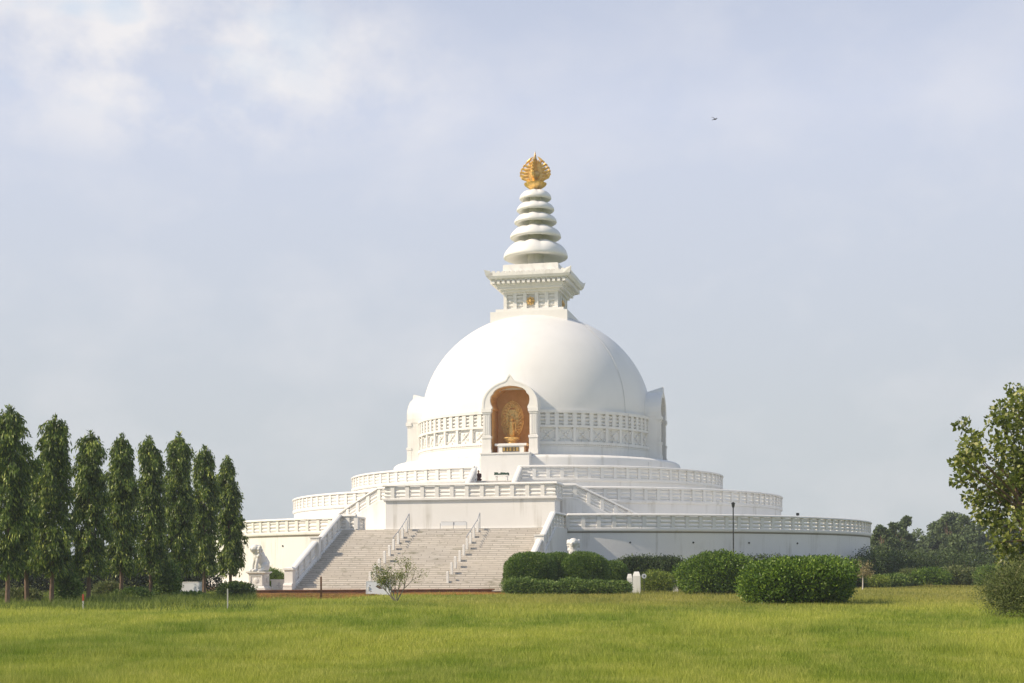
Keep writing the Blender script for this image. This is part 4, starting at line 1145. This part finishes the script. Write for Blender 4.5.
# broadleaf tree at the right edge
def broad_tree(px, d, clumps, trunk_h, n_leaf, leaf, mat, label, name='tree', sig=.33, bark=M_bark, group=None, droop=.4, r0=.14, parts=True):
    e = empty(name, at(px, d, 0), 0, label, 'tree', group)
    t = MB(); t.tube([(0, 0, -.1), (.05, 0, trunk_h*.5), (0, 0, trunk_h)], [r0, r0*.8, r0*.65], 9); t.build('trunk', bark, e)
    b = MB()
    C = np.array(clumps, float)
    for c in C[:, :3]:
        m = Vector((c[0]*.35, c[1]*.35, trunk_h + (c[2]-trunk_h)*.5)); b.tube([(0, 0, trunk_h*.95), tuple(m), tuple(c)], [r0*.4, r0*.25, r0*.08], 5)
    b.build('branch', bark, e)
    w = C[:, 3]**2; w /= w.sum(); k = rng.choice(len(C), n_leaf, p=w)
    q = unit(n_leaf)*(rng.random((n_leaf, 1))**.45)
    P = C[k, :3] + q*C[k, 3:4]*np.array([1, 1, .8])
    A = q*.5 + unit(n_leaf) + np.array([0, 0, -droop])
    link_mesh('crown', leaves_mesh('crown', P, A, leaf*rng.uniform(.65, 1.3, n_leaf), leaf*.75*rng.uniform(.7, 1.1, n_leaf)), mat, e)
random.seed(31); cl_ = []
s = 60/FO
for (cx_, cy_, r) in ((1018, 408, 17), (998, 428, 16), (1030, 425, 24), (975, 425, 9), (1004, 452, 20), (972, 458, 13), (960, 462, 7), (990, 478, 17), (1020, 470, 28), (1012, 500, 22), (985, 500, 13),
                      (1030, 520, 26), (1005, 527, 15), (1012, 545, 13), (1050, 440, 30), (1055, 490, 34), (1060, 405, 22), (1040, 388, 13), (1085, 450, 26), (1050, 545, 26), (966, 452, 12), (960, 468, 8), (978, 440, 11), (986, 462, 15), (1000, 412, 12), (1012, 395, 9), (996, 515, 16), (1020, 560, 18), (1035, 480, 30), (975, 480, 9), (1000, 545, 10)):
    cl_.append(((cx_-1045)*s, random.uniform(-1.3, 1.3), 1.5 + (HZ-cy_)*s, r*s*1.02))
broad_tree(1039, 60, cl_, 2.4, 8200, .17, L_pop, 'loose broadleaf tree with drooping leaves at the right edge', 'broadleaf_tree', r0=.13)

# distant trees
FT = [(890, 272, 531, 17), (955, 225, 538, 13), (882, 240, 527, 10), (896, 250, 522, 9), (905, 262, 516, 8), (918, 300, 530, 16), (935, 290, 522, 15), (950, 280, 512, 14), (966, 270, 516, 15), (984, 268, 522, 16), (1003, 275, 520, 18), (1022, 285, 515, 20), (1045, 300, 512, 22), (870, 330, 535, 14)]
labs = ['wide low distant tree between the terrace end and the slender one', 'low broad distant tree just above the hedge, before the tallest clump', 'leftmost distant tree, touching the end of the lowest terrace', 'small distant tree next to the terrace end', 'slender distant tree standing above its neighbours on thin branches', 'low distant tree left of the tallest clump',
        'distant tree on the left slope of the tallest clump', 'tallest distant tree of the far clump', 'distant tree just right of the tallest', 'distant rounded tree left of the broadleaf crown', 'distant tree half behind the broadleaf crown',
        'distant tree behind the broadleaf crown', 'distant tree beyond the right edge', 'farthest low tree behind the lowest terrace end']
for (px, d, yt, rpx), lab in zip(FT, labs):
    random.seed(int(px)); s = d/FO; zt = zat(yt, d); r = rpx*s; cl2 = []
    for k in range(34):
        a = random.random()*2*PI; q = math.sqrt(random.random()); z = zt*random.uniform(.12, .93)
        w = 1 - ((z/zt-.5)/.62)**2
        cl2.append((math.cos(a)*q*r*w, math.sin(a)*q*r*w, z, r*random.uniform(.2, .42)))
    cl2.append((0, 0, zt*.9, r*.35)); cl2.append((r*.2, 0, zt*.55, r*.7))
    broad_tree(px, d, cl2, zt*.35, 6500, .38, L_far, lab, 'distant_tree', group='distant trees beyond the hedge', r0=.2, droop=0)

# ------------------------------------------------------------------ boards, posts, pillars, lamp, bird
def board(px, d, w, h, zb, label, rz=0, tilt=0, mark=True, legx=.42):
    e = empty('notice_board', at(px, d, 0), rz, label, 'notice board')
    M = Matrix.Translation((0, 0, zb)) @ Matrix.Rotation(R_(tilt), 4, 'X')
    t = MB(); t.box(-w/2, w/2, -.02, .02, 0, h, M); t.build('panel', M_panel, e)
    f = MB()
    for a_, b_, c_, d_ in ((-w/2-.04, w/2+.04, h, h+.05), (-w/2-.04, w/2+.04, -.05, 0), (-w/2-.04, -w/2, 0, h), (w/2, w/2+.04, 0, h)): f.box(a_, b_, -.035, .035, c_, d_, M)
    f.build('frame', M_statue, e)
    for s in (-1, 1):
        l = MB(); l.box(s*w*legx-.035, s*w*legx+.035, .02, .09, -.05, zb+h*.6); l.build('leg', M_statue, e)
    if mark:
        g = MB(); q = [(-.18, .48), (-.06, .60), (.10, .52), (.24, .36), (.06, .34), (-.08, .42)]
        g.add([M @ Vector((x*w/1.4, -.026, z*h/.8)) for x, z in q], [tuple(range(6))])
        for (x, z) in ((-.45, .2), (-.5, .55), (.38, .6)): g.box(x*w/1.4-.03, x*w/1.4+.03, -.026, -.0235, z*h/.8-.03, z*h/.8+.03, M)
        g.build('faded_mark', mat_plain('faded_brown', (.10, .07, .05), .8), e)
board(378.5, 119, 1.45, .80, .12, 'white notice board with a dark mark, behind the sparse shrub at the stairs', R_(4), -14)
board(190.5, 110, 1.15, .62, .32, 'pale notice board among the narrow trees, beside the second to last trunk', R_(-6), -8, False)
# small white emblem box by the newel
e = empty('emblem_box', at(280.5, 134, G0+.02), -A0, 'small white box with a grey emblem, between the left lion and the stair foot', 'box')
t = MB(); t.box(-.55, .55, -.3, .3, 0, .62); t.box(-.60, .60, -.34, .34, .62, .70); t.box(-.58, .58, -.33, .33, 0, .08); t.build('box_body', M_statue, e)
g = MB(); g.box(-.05, .05, -.315, -.30, .14, .5); g.box(-.16, .16, -.314, -.30, .26, .33); g.box(-.1, .1, -.313, -.30, .42, .48); g.build('emblem', M_seam, e)

def stake(px, d, h, r, mat, label, tipmat=None):
    e = empty('stake', at(px, d, 0), 0, label, 'post')
    t = MB(); t.box(-r, r, -r*.8, r*.8, -.2, h); t.frustum(2*r, r, h, h+.04); t.build('shaft', mat, e)
    if tipmat: t = MB(); t.box(-r*1.15, r*1.15, -r, r, h-.22, h+.045); t.build('painted_tip', tipmat, e)
M_ps = mat_plain('pale_stake', (.48, .47, .43), .7); M_red = mat_plain('dull_red_paint', (.35, .06, .03), .7)
stake(321, 107, 1.22, .045, M_wood, 'rusty brown stake standing alone in the grass left of the stairs')
stake(83, 80, .60, .03, M_ps, 'white stake with a red tip below the narrow trees', M_red)
stake(227.5, 78, .82, .024, M_ps, 'thin white stake in the grass under the last narrow tree')
# white stone pillars
def pillar(px, d, w, h, label, slant=.12):
    e = empty('stone_pillar', at(px, d, 0), R_(-8), label, 'pillar')
    t = MB(); t.frustum(w*1.08, w, -.1, h-.25); t.build('shaft', M_statue, e)
    t = MB(); t.add([(-w/2, -w/2, h-.25), (w/2, -w/2, h-.25), (w/2, w/2, h-.25), (-w/2, w/2, h-.25), (-w/2*.7, -w/4, h-.02), (w/2*.7, -w/4, h-.02), (w/2*.6, w/2*.7, h+.02), (-w/2*.6, w/2*.7, h+.02)],
                     [(3, 2, 1, 0), (4, 5, 6, 7), (0, 1, 5, 4), (1, 2, 6, 5), (2, 3, 7, 6), (3, 0, 4, 7)]); t.build('cap', M_statue, e)
pillar(636.6, 126, .47, 1.40, 'white tapered stone pillar standing in front, right of the low shrubs')
pillar(629.6, 128, .34, 1.25, 'greyer stone pillar half hidden behind the front white pillar')
pillar(675.5, 134, .32, .95, 'pale stone pillar against the left side of the big bush')
e = empty('small_sign', at(644, 130, 0), R_(5), 'tiny round white sign on a thin post right of the white pillars', 'sign')
t = MB(); t.tube([(0, 0, -.1), (0, 0, 1.1)], .025, 6); t.build('post', M_dark, e)
t = MB(); M = Matrix.Translation((0, -.03, 1.12)) @ Matrix.Rotation(R_(90), 4, 'X')
vs = [M @ Vector((.16*math.cos(2*PI*k/20), .16*math.sin(2*PI*k/20), z)) for z in (-.02, .02) for k in range(20)]
t.add(vs, [tuple(range(20)), tuple(range(39, 19, -1))] + [(k, (k+1) % 20, 20+(k+1) % 20, 20+k) for k in range(20)]); pnl = t.build('panel', M_panel, e)
t = MB(); t.box(-.04, .04, -.06, -.052, 1.06, 1.18); t.build('dark_symbol', M_dark, pnl)

lp = empty('lamp_post', at(733.5, 138, 0), 0, 'thin dark lamp post with a small lantern, before the lowest terrace wall', 'lamp post')
hz = zat(503, 138)
t = MB(); t.tube([(0, 0, -.1), (0, 0, 1.0), (0, 0, hz-.4)], [.07, .05, .04], 8); t.build('pole', M_dark, lp)
t = MB(); t.lathe([(.01, hz-.42), (.06, hz-.40), (.10, hz-.30), (.12, hz-.14), (.15, hz-.11), (.08, hz-.04), (.01, hz)], 14); t.build('lantern', M_dark, lp)
e = empty('spotlight', at(861, 167.5, 0), R_(-30), 'small white tilted spotlight poking above the dark hedge near the terrace end', 'spotlight')
t = MB(); t.tube([(0, 0, 0), (0, 0, 2.95)], .04, 6); t.build('pole', M_steel, e)
t = MB(); t.box(-.35, .35, -.08, .08, -.06, .10, Matrix.Translation((.1, 0, 3.1)) @ Matrix.Rotation(R_(-32), 4, 'Y')); t.build('lamp_housing', M_panel, e)

def bird():
    e = at(717, 110); z = zat(120.5, 110)
    b = MB()
    b.cap((-.10, 0, 0), (.07, 0, .01), .018, .035); b.ell((.12, 0, .025), (.03, .025, .025)); b.cap((.14, 0, .025), (.175, 0, .02), .008, .003, 6)
    b.cap((-.10, 0, 0), (-.19, 0, -.005), .014, .02, 8)
    for s in (-1, 1):
        prev = Vector((.03, s*.02, .02))
        for k in range(1, 8):
            f = k/7; q = Vector((.03 - .07*f*f, s*(.02+.22*f), .02 + .07*math.sin(f*2.2)))
            M = None
            b.add([(prev.x+.04*(1-f*.6), prev.y, prev.z), (q.x+.035*(1-f*.75), q.y, q.z), (q.x-.04*(1-f*.7), q.y, q.z-.004), (prev.x-.05*(1-f*.5), prev.y, prev.z-.004),
                   (prev.x+.04*(1-f*.6), prev.y, prev.z+.012), (q.x+.035*(1-f*.75), q.y, q.z+.01), (q.x-.04*(1-f*.7), q.y, q.z+.008), (prev.x-.05*(1-f*.5), prev.y, prev.z+.01)],
                  [(3, 2, 1, 0), (4, 5, 6, 7), (0, 1, 5, 4), (1, 2, 6, 5), (2, 3, 7, 6), (3, 0, 4, 7)]); prev = q
    o = link_mesh('bird', bake_blob(b, .006, 0), mat_plain('dark_plumage', (.05, .05, .055), .7)); o.location = (e.x, e.y, z); o.rotation_euler = (R_(20), R_(-15), R_(35))
    tag(o, 'tiny dark bird flying in the empty sky right of the spire', 'bird')
bird()

# ------------------------------------------------------------------ grass
def blades(name, X, Y, H, W, mat, zoff=0, kind='stuff', lean=.35):
    n = len(X); Z = gh(X, Y) + zoff
    a = rng.random(n)*2*PI; W = W*np.ones(n); H = H*np.ones(n)
    dx = np.cos(a)*W/2; dy = np.sin(a)*W/2; lx = rng.normal(size=n)*lean*H; ly = rng.normal(size=n)*lean*H
    V = np.empty((n, 3, 3)); V[:, 0] = np.stack([X-dx, Y-dy, Z-.01], -1); V[:, 1] = np.stack([X+dx, Y+dy, Z-.01], -1); V[:, 2] = np.stack([X+lx, Y+ly, Z+H], -1)
    me = bpy.data.meshes.new(name); me.vertices.add(3*n); me.vertices.foreach_set('co', V.reshape(-1))
    me.loops.add(3*n); me.loops.foreach_set('vertex_index', np.arange(3*n, dtype=np.int32))
    me.polygons.add(n); me.polygons.foreach_set('loop_start', np.arange(0, 3*n, 3, dtype=np.int32)); me.update(calc_edges=True)
    return link_mesh(name, me, mat)
rng = np.random.default_rng(3)
n = 860000
py = 587.5 + 108*rng.random(n)**1.15
d = F*CZ/(py-HZ) * (1 + .03*rng.normal(size=n)); d = np.clip(d, 16, 115)
X = CX + (rng.random(n)*1160 - 68 - 512)*d/F + rng.normal(size=n)*.5; Y = CY + d
gpx = 512 + (X-CX)*F/d; drye = lambda q: np.where(q < 335, 14.5, np.clip(14.5 - (q-335)*.18, 3.5, 15))
keep = ~((X > -21.3) & (X < 3.3) & (Y > -44.9)) & ~((gpx > 240) & (gpx < 505) & (d > 94 - drye(gpx) + 2*rng.normal(size=n)) & (d < 97) & (rng.random(n) < .93)); X, Y, d = X[keep], Y[keep], d[keep]; n = len(X)
tall = rng.random(n) < .02 + .10*((np.sin(X*1.3 + 2*np.sin(Y*.5))*np.sin(Y*.7 - X*.4)) > .72)
clump = .5 + .5*np.sin(X*1.9 + np.sin(Y*.8)*2)*np.sin(Y*.9 + X*.3)
H = (.07 + .07*rng.random(n) + .05*clump)*(1 + (d > 45)*.25); H = H*(.75 + .5*(np.sin(X*.37+np.sin(Y*.21)*2)*np.sin(Y*.29+X*.11) > .2)); H = np.where(tall, H*2.1, H)
W = (.006 + .00027*d)*rng.uniform(.6, 1.3, n); W = np.where(tall, W*.6, W)
tag(blades('grass', X, Y, H, W, M_blade), 'short green and yellow meadow grass', 'grass', kind='stuff')
# dry straw before the brick edge
n = 60000; q = 240 + 265*rng.random(n)**1.35; dd = 95.1 - (drye(q)+1)*rng.random(n); X = CX + (q-512)*dd/F; Y = CY + dd
tag(blades('dry_grass', X, Y, .05 + .09*rng.random(n), .05, M_dry), 'straw coloured dry grass at the foot of the brick edge', 'dry grass', kind='stuff')
# taller weeds under the trees
n = 60000; t = rng.random(n); dd = 77 + 51*t; X = CX + (-30 + 285*rng.random(n)**.9 - 512)*dd/FO; Y = CY + dd*F/FO
m1 = .5 + .5*np.sin(X*1.1 + 1.7*np.sin(Y*.31))*np.sin(Y*.43 + X*.2)
keep = ~((X > -21.4) & (Y > -44.9)) & (rng.random(n) < m1*np.clip((dd-76)/10, 0, 1) + .08); X, Y, m1 = X[keep], Y[keep], m1[keep]
tag(blades('undergrowth', X, Y, (.12 + .36*rng.random(len(X))**1.6)*(.5+.8*m1), .05, M_under, lean=.35), 'rank weeds and ground cover under the narrow trees', 'undergrowth', kind='stuff')

# ------------------------------------------------------------------ air
hm = bpy.data.materials.new('haze_air'); hm.use_nodes = True; hm.node_tree.nodes.remove(hm.node_tree.nodes['Principled BSDF'])
pvn = hm.node_tree.nodes.new('ShaderNodeVolumePrincipled'); pvn.inputs['Density'].default_value = HAZE
pvn.inputs['Color'].default_value = (.86, .92, 1, 1); pvn.inputs['Anisotropy'].default_value = .2
hm.node_tree.links.new(pvn.outputs[0], hm.node_tree.nodes['Material Output'].inputs['Volume'])
hzb = MB(); hzb.box(-260, 260, -165, 230, -1.2, 46)
if HAZE > 0: tag(hzb.build('haze', hm), 'thin pale summer haze', 'haze', kind='stuff')
